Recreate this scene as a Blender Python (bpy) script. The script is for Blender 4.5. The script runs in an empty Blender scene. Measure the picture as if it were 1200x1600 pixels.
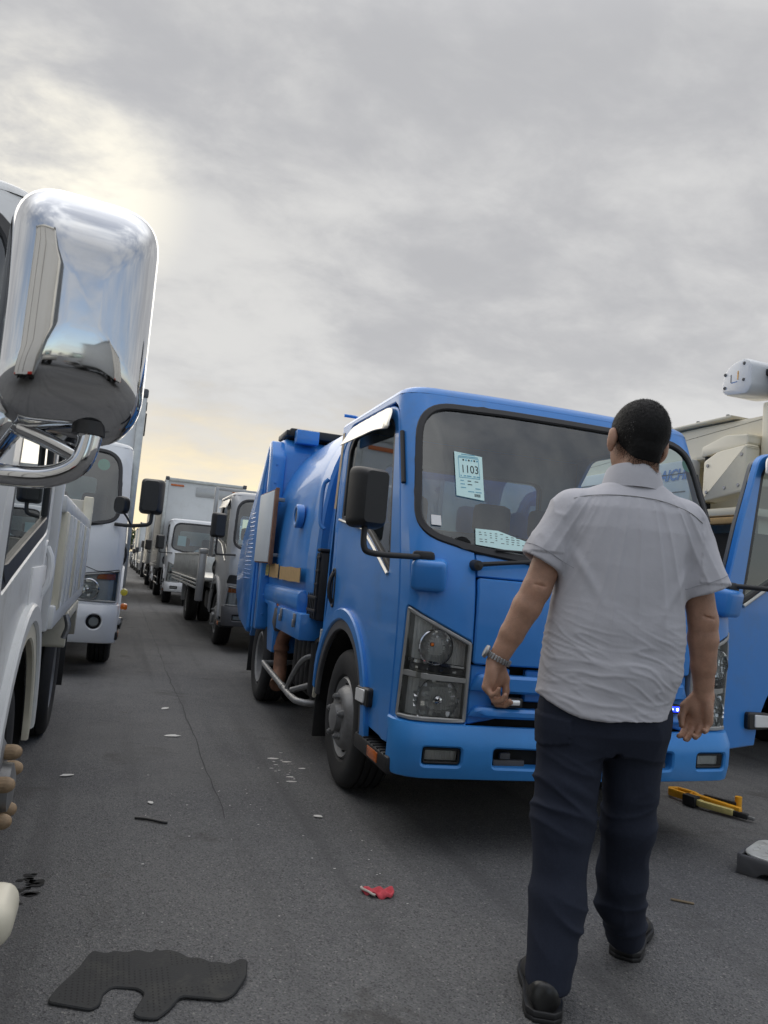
import bpy, bmesh, math, random
import numpy as np
from mathutils import Vector, Matrix
from mathutils.geometry import delaunay_2d_cdt

random.seed(7); rng = np.random.default_rng(7)
SC = bpy.context.scene
COL = SC.collection
R = math.radians

# ---------------------------------------------------------------- camera
cam_d = bpy.data.cameras.new('camera'); cam = bpy.data.objects.new('camera', cam_d); COL.objects.link(cam)
right = Vector((0.9410, -0.3260, 0.0899)).normalized()
fwd = Vector((0.3196, 0.9437, 0.0829)).normalized()
up = right.cross(fwd).normalized(); right = fwd.cross(up).normalized()
cam.matrix_world = Matrix(((right.x, up.x, -fwd.x, 0), (right.y, up.y, -fwd.y, 0), (right.z, up.z, -fwd.z, 1.16), (0, 0, 0, 1)))
cam_d.lens = 27.0; cam_d.sensor_width = 36.0; cam_d.clip_start = 0.05; cam_d.clip_end = 3000
cam_d.dof.use_dof = True; cam_d.dof.focus_distance = 3.0; cam_d.dof.aperture_fstop = 16.0
SC.camera = cam

# ---------------------------------------------------------------- sky and sun
SUN = Vector((-0.121, 0.909, 0.399)).normalized()
world = bpy.data.worlds.new('World'); SC.world = world; world.use_nodes = True
nt = world.node_tree; nt.nodes.clear()
def wn(t, **k):
    n = nt.nodes.new(t)
    for a, b in k.items(): setattr(n, a, b)
    return n
def wl(a, b): nt.links.new(a, b)
def wmath(op, a, b=None, c=None, clamp=False):
    n = wn('ShaderNodeMath', operation=op); n.use_clamp = clamp
    for i, x in enumerate((a, b, c)):
        if x is None: continue
        if isinstance(x, (int, float)): n.inputs[i].default_value = x
        else: wl(x, n.inputs[i])
    return n.outputs[0]
def wsmooth(x, a, b):
    n = wn('ShaderNodeMapRange'); n.interpolation_type = 'SMOOTHSTEP'
    n.inputs[1].default_value = a; n.inputs[2].default_value = b
    wl(x, n.inputs[0]); return n.outputs[0]
def wmix(f, a, b):
    n = wn('ShaderNodeMix', data_type='RGBA')
    if isinstance(f, (int, float)): n.inputs[0].default_value = f
    else: wl(f, n.inputs[0])
    for i, x in ((6, a), (7, b)):
        if isinstance(x, tuple): n.inputs[i].default_value = (*x, 1)
        else: wl(x, n.inputs[i])
    return n.outputs[2]
tc = wn('ShaderNodeTexCoord'); sep = wn('ShaderNodeSeparateXYZ'); wl(tc.outputs['Generated'], sep.inputs[0])
zc = wmath('ADD', wmath('MAXIMUM', sep.outputs[2], 0.0), 0.30)
cmb = wn('ShaderNodeCombineXYZ')
wl(wmath('DIVIDE', sep.outputs[0], zc), cmb.inputs[0]); wl(wmath('DIVIDE', sep.outputs[1], zc), cmb.inputs[1])
def cloud(scale, rot, stretch, detail, rough, dist, off):
    m = wn('ShaderNodeMapping'); m.inputs['Rotation'].default_value = (0, 0, R(rot)); m.inputs['Scale'].default_value = (stretch, 1, 1)
    m.inputs['Location'].default_value = off
    wl(cmb.outputs[0], m.inputs[0])
    n = wn('ShaderNodeTexNoise'); n.inputs['Scale'].default_value = scale; n.inputs['Detail'].default_value = detail
    n.inputs['Roughness'].default_value = rough; n.inputs['Distortion'].default_value = dist
    wl(m.outputs[0], n.inputs['Vector']); return n.outputs['Fac']
c1 = cloud(1.7, 30, 0.85, 8, 0.56, 0.15, (3.1, 1.7, 0.4))
c2 = cloud(6.5, 40, 0.75, 8, 0.58, 0.2, (0.3, 5.2, 1.1))
c3 = cloud(0.6, 60, 0.8, 3, 0.5, 0.2, (7.3, 2.2, 2.0))
cm = wmath('ADD', wmath('MULTIPLY', c1, 0.44), wmath('ADD', wmath('MULTIPLY', c2, 0.38), wmath('MULTIPLY', c3, 0.18)))
dens = wsmooth(cm, 0.40, 0.61)
dot = wn('ShaderNodeVectorMath', operation='DOT_PRODUCT'); dot.inputs[1].default_value = tuple(SUN)
nrm = wn('ShaderNodeVectorMath', operation='NORMALIZE'); wl(tc.outputs['Generated'], nrm.inputs[0]); wl(nrm.outputs[0], dot.inputs[0])
sunw = wsmooth(dot.outputs['Value'], 0.90, 1.0)          # forward scattering of the veiled sun
sunc = wsmooth(dot.outputs['Value'], 0.985, 1.0)
base = wmix(dens, (0.318, 0.320, 0.332), (0.442, 0.441, 0.440))
base = wmix(wmath('MULTIPLY', sunw, wmath('ADD', wmath('MULTIPLY', dens, 0.14), 0.0)), base, (0.60, 0.58, 0.52))
base = wmix(wmath('MULTIPLY', sunc, wmath('ADD', wmath('MULTIPLY', wmath('MULTIPLY', dens, dens), 0.75), 0.0)), base, (0.80, 0.75, 0.62))
hz_ = wmath('SUBTRACT', 1.0, wsmooth(sep.outputs[2], 0.05, 0.38)); base = wmix(wmath('MULTIPLY', hz_, 0.30), base, (0.52, 0.52, 0.51))
# the cloud sheet ends low over the horizon on the sun's side: a warm gap of clear evening sky
lowz = wmath('SUBTRACT', 1.0, wsmooth(wmath('ADD', sep.outputs[2], wmath('MULTIPLY', wmath('SUBTRACT', c2, 0.5), 0.20)), 0.03, 0.23))
azi = wsmooth(sep.outputs[1], 0.45, 1.0)
gap = wmath('MULTIPLY', wmath('MULTIPLY', lowz, azi), 0.95)
base = wmix(gap, base, (0.74, 0.62, 0.40))
# an overcast sky is brightest overhead
bg_c = wn('ShaderNodeBackground'); wl(base, bg_c.inputs[0]); wl(wmath('ADD', 1.0, wmath('MULTIPLY', wsmooth(sep.outputs[2], 0.58, 1.0), 2.4)), bg_c.inputs[1])
sky = wn('ShaderNodeTexSky'); sky.sky_type = 'NISHITA'; sky.sun_disc = False
sky.sun_elevation = math.asin(SUN.z); sky.sun_rotation = math.atan2(SUN.x, SUN.y)
bg_s = wn('ShaderNodeBackground'); wl(sky.outputs[0], bg_s.inputs[0]); bg_s.inputs[1].default_value = 0.12
# the sheet is thinner away from the sun, where blue shows through it
back = wsmooth(sep.outputs[1], 0.25, -0.6)
cover = wmath('SUBTRACT', 1.0, wmath('MULTIPLY', back, wmath('SUBTRACT', 0.62, wmath('MULTIPLY', dens, 0.45))), None, True)
mx = wn('ShaderNodeMixShader'); wl(cover, mx.inputs[0]); wl(bg_s.outputs[0], mx.inputs[1]); wl(bg_c.outputs[0], mx.inputs[2])
wo = wn('ShaderNodeOutputWorld'); wl(mx.outputs[0], wo.inputs[0])

sun_d = bpy.data.lights.new('sun', 'SUN'); sun_d.energy = 0.7; sun_d.angle = R(60); sun_d.color = (1, 0.93, 0.82)
sun = bpy.data.objects.new('sun', sun_d); COL.objects.link(sun)
sun.rotation_euler = SUN.to_track_quat('Z', 'Y').to_euler(); sun.location = (-20, 40, 30)

vs = SC.view_settings
vs.view_transform = 'Standard'; vs.look = 'None'; vs.exposure = 0.66; vs.gamma = 1.0; vs.use_curve_mapping = False
SC.cycles.max_bounces = 8; SC.cycles.transparent_max_bounces = 12; SC.cycles.glossy_bounces = 4
SC.cycles.caustics_reflective = False; SC.cycles.caustics_refractive = False

# ---------------------------------------------------------------- materials
def pmat(name, col, rough=0.5, metal=0.0, coat=0.0, var=0.12, vscale=6.0, bump=0.0, bscale=60.0, spec=0.5, sss=0.0,
         rvar=0.08, emit=None, dirt=None, dirt_amt=0.3, dirt_scale=3.0):
    m = bpy.data.materials.new(name); m.use_nodes = True
    t = m.node_tree; b = t.nodes['Principled BSDF']
    tcn = t.nodes.new('ShaderNodeTexCoord')
    n = t.nodes.new('ShaderNodeTexNoise'); n.inputs['Scale'].default_value = vscale; n.inputs['Detail'].default_value = 6
    n.inputs['Roughness'].default_value = 0.65
    t.links.new(tcn.outputs['Object'], n.inputs['Vector'])
    mxn = t.nodes.new('ShaderNodeMix'); mxn.data_type = 'RGBA'
    mxn.inputs[6].default_value = (*[c * (1 - var) for c in col], 1); mxn.inputs[7].default_value = (*[min(1, c * (1 + var)) for c in col], 1)
    mr = t.nodes.new('ShaderNodeMapRange'); mr.inputs[1].default_value = 0.3; mr.inputs[2].default_value = 0.7
    t.links.new(n.outputs['Fac'], mr.inputs[0]); t.links.new(mr.outputs[0], mxn.inputs[0])
    out = mxn.outputs[2]
    if dirt:
        n2 = t.nodes.new('ShaderNodeTexNoise'); n2.inputs['Scale'].default_value = dirt_scale; n2.inputs['Detail'].default_value = 9
        n2.inputs['Roughness'].default_value = 0.72
        t.links.new(tcn.outputs['Object'], n2.inputs['Vector'])
        r2 = t.nodes.new('ShaderNodeMapRange'); r2.inputs[1].default_value = 0.52; r2.inputs[2].default_value = 0.72
        r2.inputs[4].default_value = dirt_amt
        t.links.new(n2.outputs['Fac'], r2.inputs[0])
        m2 = t.nodes.new('ShaderNodeMix'); m2.data_type = 'RGBA'; m2.inputs[7].default_value = (*dirt, 1)
        t.links.new(out, m2.inputs[6]); t.links.new(r2.outputs[0], m2.inputs[0]); out = m2.outputs[2]
    t.links.new(out, b.inputs['Base Color'])
    rr = t.nodes.new('ShaderNodeMapRange'); rr.inputs[3].default_value = max(0.0, rough - rvar); rr.inputs[4].default_value = min(1, rough + rvar)
    t.links.new(n.outputs['Fac'], rr.inputs[0]); t.links.new(rr.outputs[0], b.inputs['Roughness'])
    b.inputs['Metallic'].default_value = metal; b.inputs['Coat Weight'].default_value = coat; b.inputs['Coat Roughness'].default_value = 0.06
    b.inputs['Specular IOR Level'].default_value = spec
    if sss:
        b.inputs['Subsurface Weight'].default_value = sss; b.inputs['Subsurface Scale'].default_value = 0.01
        b.inputs['Subsurface Radius'].default_value = (1, 0.4, 0.2)
    if bump:
        nb = t.nodes.new('ShaderNodeTexNoise'); nb.inputs['Scale'].default_value = bscale; nb.inputs['Detail'].default_value = 5
        t.links.new(tcn.outputs['Object'], nb.inputs['Vector'])
        bp = t.nodes.new('ShaderNodeBump'); bp.inputs['Strength'].default_value = 1.0; bp.inputs['Distance'].default_value = bump
        t.links.new(nb.outputs['Fac'], bp.inputs['Height']); t.links.new(bp.outputs[0], b.inputs['Normal'])
    if emit:
        b.inputs['Emission Color'].default_value = (*emit[0], 1); b.inputs['Emission Strength'].default_value = emit[1]
    return m
def glass(name, tint, refl=0.04, rough=0.01, ior=1.5):
    m = bpy.data.materials.new(name); m.use_nodes = True; t = m.node_tree; t.nodes.clear()
    o = t.nodes.new('ShaderNodeOutputMaterial'); mxs = t.nodes.new('ShaderNodeMixShader')
    tr = t.nodes.new('ShaderNodeBsdfTransparent'); tr.inputs[0].default_value = (*tint, 1)
    gl = t.nodes.new('ShaderNodeBsdfGlossy'); gl.inputs['Roughness'].default_value = rough; gl.inputs[0].default_value = (0.95, 0.97, 0.97, 1)
    fr = t.nodes.new('ShaderNodeFresnel'); fr.inputs[0].default_value = ior
    ad = t.nodes.new('ShaderNodeMath'); ad.operation = 'ADD'; ad.use_clamp = True; ad.inputs[1].default_value = refl
    t.links.new(fr.outputs[0], ad.inputs[0]); t.links.new(ad.outputs[0], mxs.inputs[0])
    t.links.new(tr.outputs[0], mxs.inputs[1]); t.links.new(gl.outputs[0], mxs.inputs[2]); t.links.new(mxs.outputs[0], o.inputs[0])
    return m
def ribbed(name, col, scale, dist, rough=0.25, metal=0.45, axis='X'):
    m = pmat(name, col, rough, metal, var=0.1)
    t = m.node_tree; b = t.nodes['Principled BSDF']
    tcn = t.nodes.new('ShaderNodeTexCoord'); w = t.nodes.new('ShaderNodeTexWave'); w.bands_direction = axis
    w.inputs['Scale'].default_value = scale; w.inputs['Distortion'].default_value = 0.3
    t.links.new(tcn.outputs['Object'], w.inputs['Vector'])
    bp = t.nodes.new('ShaderNodeBump'); bp.inputs['Distance'].default_value = dist
    t.links.new(w.outputs['Fac'], bp.inputs['Height']); t.links.new(bp.outputs[0], b.inputs['Normal'])
    return m

M = {}
M['blue'] = pmat('blue_paint', (0.036, 0.235, 0.66), 0.34, coat=0.35, var=0.06, vscale=3, rvar=0.06, dirt=(0.09, 0.16, 0.28), dirt_amt=0.4)
M['blue_flat'] = pmat('blue_bumper_paint', (0.042, 0.265, 0.68), 0.42, coat=0.12, var=0.06, vscale=5, bump=0.0003, bscale=120)
M['white'] = pmat('white_paint', (0.72, 0.73, 0.74), 0.35, coat=0.3, var=0.05, vscale=3, dirt=(0.40, 0.38, 0.33), dirt_amt=0.25)
M['white_worn'] = pmat('worn_white_paint', (0.68, 0.69, 0.69), 0.42, coat=0.15, var=0.07, vscale=5, dirt=(0.30, 0.28, 0.24), dirt_amt=0.5, dirt_scale=5)
M['plate'] = pmat('bare_chequer_plate', (0.62, 0.62, 0.58), 0.45, metal=0.25, var=0.2, vscale=8, dirt=(0.16, 0.20, 0.25), dirt_amt=0.85, dirt_scale=5)
M['cream'] = pmat('cream_paint', (0.66, 0.62, 0.50), 0.45, coat=0.1, var=0.06, vscale=4, dirt=(0.30, 0.25, 0.17), dirt_amt=0.35)
M['beige'] = pmat('beige_machine_paint', (0.76, 0.70, 0.55), 0.42, coat=0.1, var=0.04, vscale=3, dirt=(0.38, 0.32, 0.22), dirt_amt=0.25)
M['silver'] = pmat('silver_paint', (0.42, 0.42, 0.42), 0.35, metal=0.35, coat=0.3, var=0.06)
M['alu'] = pmat('aluminium', (0.52, 0.52, 0.50), 0.42, metal=0.75, var=0.18, vscale=9, bump=0.0004, bscale=30)
M['boxwhite'] = pmat('van_body_white', (0.66, 0.67, 0.67), 0.45, var=0.05, vscale=2, dirt=(0.42, 0.40, 0.35), dirt_amt=0.3)
M['chrome'] = pmat('chrome', (0.62, 0.63, 0.645), 0.05, metal=1.0, var=0.03, rvar=0.03, dirt=(0.55, 0.53, 0.50), dirt_amt=0.35, dirt_scale=11)
M['satin'] = pmat('satin_chrome_trim', (0.60, 0.585, 0.54), 0.3, metal=0.85, var=0.1, bump=0.002, bscale=7)
M['steel'] = pmat('worn_steel', (0.32, 0.32, 0.32), 0.45, metal=0.7, var=0.25, vscale=20)
M['rim'] = pmat('grey_wheel_paint', (0.28, 0.28, 0.28), 0.45, metal=0.4, var=0.2, vscale=14, dirt=(0.10, 0.08, 0.06), dirt_amt=0.5)
M['rubber'] = pmat('tyre_rubber', (0.022, 0.022, 0.023), 0.75, var=0.25, vscale=10, bump=0.0008, bscale=70, dirt=(0.06, 0.055, 0.05), dirt_amt=0.5)
M['black'] = pmat('black_plastic', (0.016, 0.016, 0.017), 0.5, var=0.2, vscale=12, bump=0.0003, bscale=200)
M['seal'] = pmat('black_rubber_seal', (0.014, 0.014, 0.016), 0.45, var=0.15)
M['grey'] = pmat('grey_plastic', (0.09, 0.09, 0.095), 0.6, var=0.15, vscale=15)
M['dark'] = pmat('dark_underside', (0.012, 0.012, 0.012), 0.85, var=0.3)
M['trim'] = pmat('grey_cab_trim', (0.22, 0.22, 0.215), 0.8, var=0.08)
M['seat'] = pmat('dark_seat_cloth', (0.055, 0.058, 0.065), 0.9, var=0.2, vscale=30)
M['glass'] = glass('cab_glass', (0.60, 0.73, 0.77), 0.065)
M['glass_dark'] = glass('side_glass', (0.50, 0.58, 0.57), 0.05)
M['lens'] = glass('lamp_lens', (0.90, 0.92, 0.91), 0.02, 0.04)
M['amber'] = pmat('amber_lens', (0.75, 0.17, 0.015), 0.2, coat=0.5, var=0.1)
M['orange'] = pmat('orange_reflector', (0.55, 0.13, 0.02), 0.25, coat=0.4, var=0.15)
M['red'] = pmat('red_reflector', (0.45, 0.03, 0.02), 0.3, coat=0.3)
M['yellow_lens'] = pmat('yellow_lens', (0.62, 0.52, 0.04), 0.3, coat=0.3)
M['reflector'] = ribbed('fluted_reflector', (0.93, 0.94, 0.93), 28, 0.0015, 0.3, 0.15)
M['facet'] = pmat('faceted_reflector', (0.95, 0.96, 0.95), 0.14, metal=0.4, var=0.08, vscale=30)
M['lampgrey'] = pmat('lamp_frame_grey', (0.36, 0.36, 0.345), 0.4, metal=0.3, var=0.15)
M['rust'] = pmat('rusty_brown_pipe', (0.20, 0.095, 0.055), 0.75, var=0.35, vscale=14, bump=0.001, bscale=60)
M['rustpaint'] = pmat('rusted_white_paint', (0.52, 0.50, 0.44), 0.6, var=0.1, dirt=(0.10, 0.05, 0.03), dirt_amt=0.95, dirt_scale=9)
M['nut'] = pmat('rusty_wheel_nut', (0.36, 0.25, 0.15), 0.65, metal=0.0, var=0.25, vscale=40, bump=0.001, bscale=120)
M['card'] = pmat('brown_cardboard', (0.47, 0.31, 0.14), 0.85, var=0.12, vscale=20, bump=0.001, bscale=60)
M['tan'] = pmat('tan_tape', (0.50, 0.39, 0.25), 0.6, var=0.1)
M['paper'] = pmat('pale_green_paper', (0.66, 0.90, 0.88), 0.8, var=0.03)
M['whitepaper'] = pmat('white_sticker', (0.80, 0.80, 0.80), 0.7, var=0.03)
M['ink'] = pmat('dark_ink', (0.02, 0.02, 0.025), 0.8)
M['inkblue'] = pmat('pale_blue_ink', (0.16, 0.42, 0.55), 0.8)
M['letterblue'] = pmat('blue_lettering', (0.045, 0.19, 0.50), 0.5)
M['lettergreen'] = pmat('green_lettering', (0.25, 0.62, 0.48), 0.5)
M['green'] = pmat('green_sticker', (0.05, 0.55, 0.30), 0.6)
M['board'] = pmat('white_board', (0.62, 0.66, 0.69), 0.45, var=0.04)
M['ledblue'] = pmat('lit_blue_marker', (0.01, 0.02, 0.5), 0.3, emit=((0.01, 0.03, 1.0), 3.0))
M['ledwhite'] = pmat('lit_led_spot', (0.6, 0.7, 1.0), 0.3, emit=((0.55, 0.7, 1.0), 5.0))
M['skin'] = pmat('skin', (0.43, 0.245, 0.165), 0.48, var=0.2, vscale=22, sss=0.12, bump=0.0009, bscale=220, dirt=(0.38, 0.18, 0.125), dirt_amt=0.4, dirt_scale=14)
M['hair'] = pmat('black_hair', (0.006, 0.0055, 0.0055), 0.65, spec=0.25, var=0.3, vscale=60)
M['greyhair'] = pmat('greying_hair', (0.10, 0.095, 0.09), 0.6)
M['shirt'] = pmat('grey_shirt_cloth', (0.535, 0.53, 0.562), 0.85, var=0.03, vscale=9, spec=0.2, bump=0.0015, bscale=38)
M['trousers'] = pmat('navy_trouser_cloth', (0.022, 0.027, 0.044), 0.85, var=0.12, vscale=160, spec=0.25, bump=0.0008, bscale=60)
M['leather'] = pmat('black_leather', (0.012, 0.012, 0.012), 0.35, var=0.2, vscale=30, bump=0.0008, bscale=60)
M['yellow'] = pmat('yellow_plastic', (0.85, 0.40, 0.02), 0.45, var=0.08, vscale=20)
M['yellow_pale'] = pmat('worn_yellow_label', (0.62, 0.52, 0.20), 0.6, var=0.2, vscale=30)
M['cloth_red'] = pmat('red_cloth', (0.56, 0.07, 0.09), 0.9, var=0.15, vscale=60, bump=0.003, bscale=90)
M['cloth_white'] = pmat('white_cloth_edge', (0.62, 0.58, 0.52), 0.9)
M['mat'] = pmat('black_rubber_mat', (0.019, 0.020, 0.021), 0.75, var=0.2, vscale=30, bump=0.0008, bscale=150, dirt=(0.08, 0.075, 0.06), dirt_amt=0.45, dirt_scale=8)
M['checker'] = pmat('worn_checker_plate', (0.50, 0.50, 0.47), 0.5, metal=0.3, var=0.2, vscale=8, dirt=(0.10, 0.13, 0.17), dirt_amt=0.9, dirt_scale=6)
M['scrap'] = pmat('white_scrap', (0.68, 0.66, 0.62), 0.8, var=0.1)
M['twig'] = pmat('dry_twig', (0.22, 0.17, 0.11), 0.9, var=0.2)
M['leaf'] = pmat('tree_leaves', (0.045, 0.075, 0.022), 0.7, var=0.4, vscale=1.0)
M['bark'] = pmat('tree_bark', (0.07, 0.05, 0.035), 0.9)
M['mesh'] = pmat('black_crate_plastic', (0.02, 0.02, 0.022), 0.55, var=0.3)
M['joint'] = pmat('tar_joint', (0.050, 0.050, 0.052), 0.9)
M['seam'] = pmat('shirt_seam', (0.30, 0.30, 0.33), 0.9)
M['concrete'] = pmat('pale_cladding', (0.55, 0.55, 0.53), 0.7)

# ---------------------------------------------------------------- mesh helpers
class MB:
    """collects shapes into one mesh; every shape carries a material slot"""
    def __init__(s): s.v = []; s.f = []; s.mi = []
    def add(s, vs, fs, mi=0):
        o = len(s.v); s.v += [tuple(map(float, p)) for p in vs]
        for f in fs: s.f.append(tuple(i + o for i in f)); s.mi.append(mi)
        return s
    def box(s, c, size, rot=None, bev=0.0, mi=0, seg=2):
        bm = bmesh.new(); bmesh.ops.create_cube(bm, size=1.0)
        bmesh.ops.scale(bm, vec=size, verts=bm.verts)
        if bev > 0: bmesh.ops.bevel(bm, geom=list(bm.edges), offset=min(bev, min(size) * 0.49), segments=seg, profile=0.5, affect='EDGES')
        if rot is not None: bmesh.ops.rotate(bm, cent=(0, 0, 0), matrix=rot, verts=bm.verts)
        bmesh.ops.translate(bm, vec=c, verts=bm.verts)
        bm.verts.index_update(); s.add([v.co for v in bm.verts], [[v.index for v in f.verts] for f in bm.faces], mi); bm.free(); return s
    def loft(s, rings, mi=0, cap=(True, True), closed=True):
        n = len(rings[0]); vs = [p for r in rings for p in r]; fs = []
        for k in range(len(rings) - 1):
            for i in range(n if closed else n - 1):
                j = (i + 1) % n
                fs.append((k * n + i, k * n + j, (k + 1) * n + j, (k + 1) * n + i))
        if cap[0]: fs.append(tuple(range(n))[::-1])
        if cap[1]: fs.append(tuple(range((len(rings) - 1) * n, len(rings) * n)))
        return s.add(vs, fs, mi)
    def tube(s, path, r, n=10, mi=0, closed=False):
        P = [Vector(p) for p in path]; rs = r if isinstance(r, (list, tuple)) else [r] * len(P); rings = []
        t0 = (P[1] - P[0]).normalized(); a = Vector((0, 0, 1)) if abs(t0.z) < 0.9 else Vector((1, 0, 0)); u = t0.cross(a).normalized()
        for i, p in enumerate(P):
            if closed: t = (P[(i + 1) % len(P)] - P[i - 1]).normalized()
            else: t = (P[min(i + 1, len(P) - 1)] - P[max(i - 1, 0)]).normalized()
            u = (u - t * u.dot(t)).normalized(); w = t.cross(u)
            rings.append([p + (u * math.cos(2 * math.pi * k / n) + w * math.sin(2 * math.pi * k / n)) * rs[i] for k in range(n)])
        if closed: rings.append(rings[0]); return s.loft(rings, mi, (False, False))
        return s.loft(rings, mi)
    def lathe(s, prof, c=(0, 0, 0), axis='x', n=32, mi=0, cap=True):
        rings = []
        for r, h in prof:
            ring = []
            for k in range(n):
                a = 2 * math.pi * k / n; x, y = r * math.cos(a), r * math.sin(a)
                p = {'x': (h, x, y), 'y': (y, h, x), 'z': (x, y, h)}[axis]
                ring.append((p[0] + c[0], p[1] + c[1], p[2] + c[2]))
            rings.append(ring)
        return s.loft(rings, mi, (cap and prof[0][0] > 1e-6, cap and prof[-1][0] > 1e-6))
    def prism(s, poly, a, b, plane='yz', mi=0, bev=0.0, seg=2):
        """polygon in a plane, extruded along the remaining axis from a to b"""
        def mk(p, h): return {'yz': (h, p[0], p[1]), 'xz': (p[0], h, p[1]), 'xy': (p[0], p[1], h)}[plane]
        bm = bmesh.new(); A = [bm.verts.new(mk(p, a)) for p in poly]; B = [bm.verts.new(mk(p, b)) for p in poly]; n = len(poly)
        bm.faces.new(A); bm.faces.new(B[::-1])
        for i in range(n): bm.faces.new((A[i], B[i], B[(i + 1) % n], A[(i + 1) % n]))
        bmesh.ops.recalc_face_normals(bm, faces=bm.faces)
        if bev > 0:
            ed = [e for e in bm.edges if e.calc_face_angle(0) > 0.35]
            bmesh.ops.bevel(bm, geom=ed, offset=bev, segments=seg, profile=0.5, affect='EDGES')
        bm.verts.index_update(); s.add([v.co for v in bm.verts], [[v.index for v in f.verts] for f in bm.faces], mi); bm.free(); return s
    def xf(s, m):
        s.v = [tuple(m @ Vector(p)) for p in s.v]; return s
    def mirror_x(s):
        s.v = [(-x, y, z) for x, y, z in s.v]; s.f = [f[::-1] for f in s.f]; return s
    def build(s, name, mats, parent=None, sharp=38, recalc=True, loc=None):
        me = bpy.data.meshes.new(name); me.from_pydata(s.v, [], s.f)
        if recalc:
            bm = bmesh.new(); bm.from_mesh(me); bmesh.ops.recalc_face_normals(bm, faces=bm.faces); bm.to_mesh(me); bm.free()
        if not isinstance(mats, (list, tuple)): mats = [mats]
        for m in mats: me.materials.append(M[m] if isinstance(m, str) else m)
        if len(me.polygons) == len(s.mi): me.polygons.foreach_set('material_index', s.mi)
        me.shade_smooth(); me.set_sharp_from_angle(angle=R(sharp)); me.update()
        return link(name, me, parent, loc)
def link(name, me, parent=None, loc=None):
    o = bpy.data.objects.new(name, me); COL.objects.link(o)
    if parent is not None: o.parent = parent
    if loc is not None: o.location = loc
    return o
def tag(o, label, cat, group=None, kind=None):
    o['label'] = label; o['category'] = cat
    if group: o['group'] = group
    if kind: o['kind'] = kind
    return o
def thing(name, label, cat, loc=(0, 0, 0), rz=0.0, group=None):
    o = bpy.data.objects.new(name, None); COL.objects.link(o); o.location = loc; o.rotation_euler = (0, 0, rz); o.empty_display_size = 0.2
    return tag(o, label, cat, group)
def copy_tree(o, parent=None):
    c = o.copy(); COL.objects.link(c)
    if parent is not None: c.parent = parent
    for ch in list(o.children): copy_tree(ch, c)
    return c

def rpoly(pts, r=0.03, n=4):
    out = []; N = len(pts)
    for i in range(N):
        p = pts[i]; ri = p[2] if len(p) > 2 else r
        P = np.array(p[:2], float); A = np.array(pts[i - 1][:2], float); B = np.array(pts[(i + 1) % N][:2], float)
        la = np.linalg.norm(A - P); lb = np.linalg.norm(B - P); t = min(ri, la * 0.48, lb * 0.48)
        if t < 1e-4: out.append(tuple(P)); continue
        a = P + (A - P) / la * t; b = P + (B - P) / lb * t
        for k in range(n + 1):
            q = k / n; out.append(tuple((1 - q) ** 2 * a + 2 * q * (1 - q) * P + q * q * b))
    return out
def rrect(cx, cy, w, h, r=0.02, n=4):
    return rpoly([(cx - w / 2, cy - h / 2), (cx + w / 2, cy - h / 2), (cx + w / 2, cy + h / 2), (cx - w / 2, cy + h / 2)], r, n)
def circ(cx, cy, r, n=28): return [(cx + r * math.cos(2 * math.pi * k / n), cy + r * math.sin(2 * math.pi * k / n)) for k in range(n)]
def area(p): return 0.5 * sum(p[i][0] * p[(i + 1) % len(p)][1] - p[(i + 1) % len(p)][0] * p[i][1] for i in range(len(p)))
def inset(poly, d):
    """polygon moved inwards by d (outwards when negative)"""
    P = np.array(poly, float)
    if area(poly) < 0: P = P[::-1]
    e = np.roll(P, -1, 0) - P; ln = np.linalg.norm(e, axis=1, keepdims=True); ln[ln < 1e-9] = 1
    nn = np.stack([-e[:, 1], e[:, 0]], 1) / ln
    b = nn + np.roll(nn, 1, 0); bl = (b * b).sum(1, keepdims=True); bl[bl < 0.15] = 0.15
    return [tuple(q) for q in P + d * 2 * b / bl]
def resample(p, g):
    out = []
    for i in range(len(p)):
        a = np.array(p[i], float); b = np.array(p[(i + 1) % len(p)], float); l = np.linalg.norm(b - a)
        if l < 1e-5: continue
        k = max(1, int(math.ceil(l / g)))
        for j in range(k): out.append(a + (b - a) * j / k)
    return np.array(out)
def inside(P, loop):
    x, y = P[:, 0], P[:, 1]; c = np.zeros(len(P), bool); n = len(loop); j = n - 1
    for i in range(n):
        xi, yi = loop[i]; xj, yj = loop[j]
        if yi != yj:
            c ^= ((yi > y) != (yj > y)) & (x < (xj - xi) * (y - yi) / (yj - yi) + xi)
        j = i
    return c
class Plane:
    def __init__(s, o, u, v): s.o = np.array(o, float); s.u = np.array(u, float); s.v = np.array(v, float); s.n = np.cross(s.u, s.v); s.n /= np.linalg.norm(s.n)
    def map(s, U, V, d): return s.o + U[:, None] * s.u + V[:, None] * s.v + np.asarray(d)[:, None] * s.n
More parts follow.
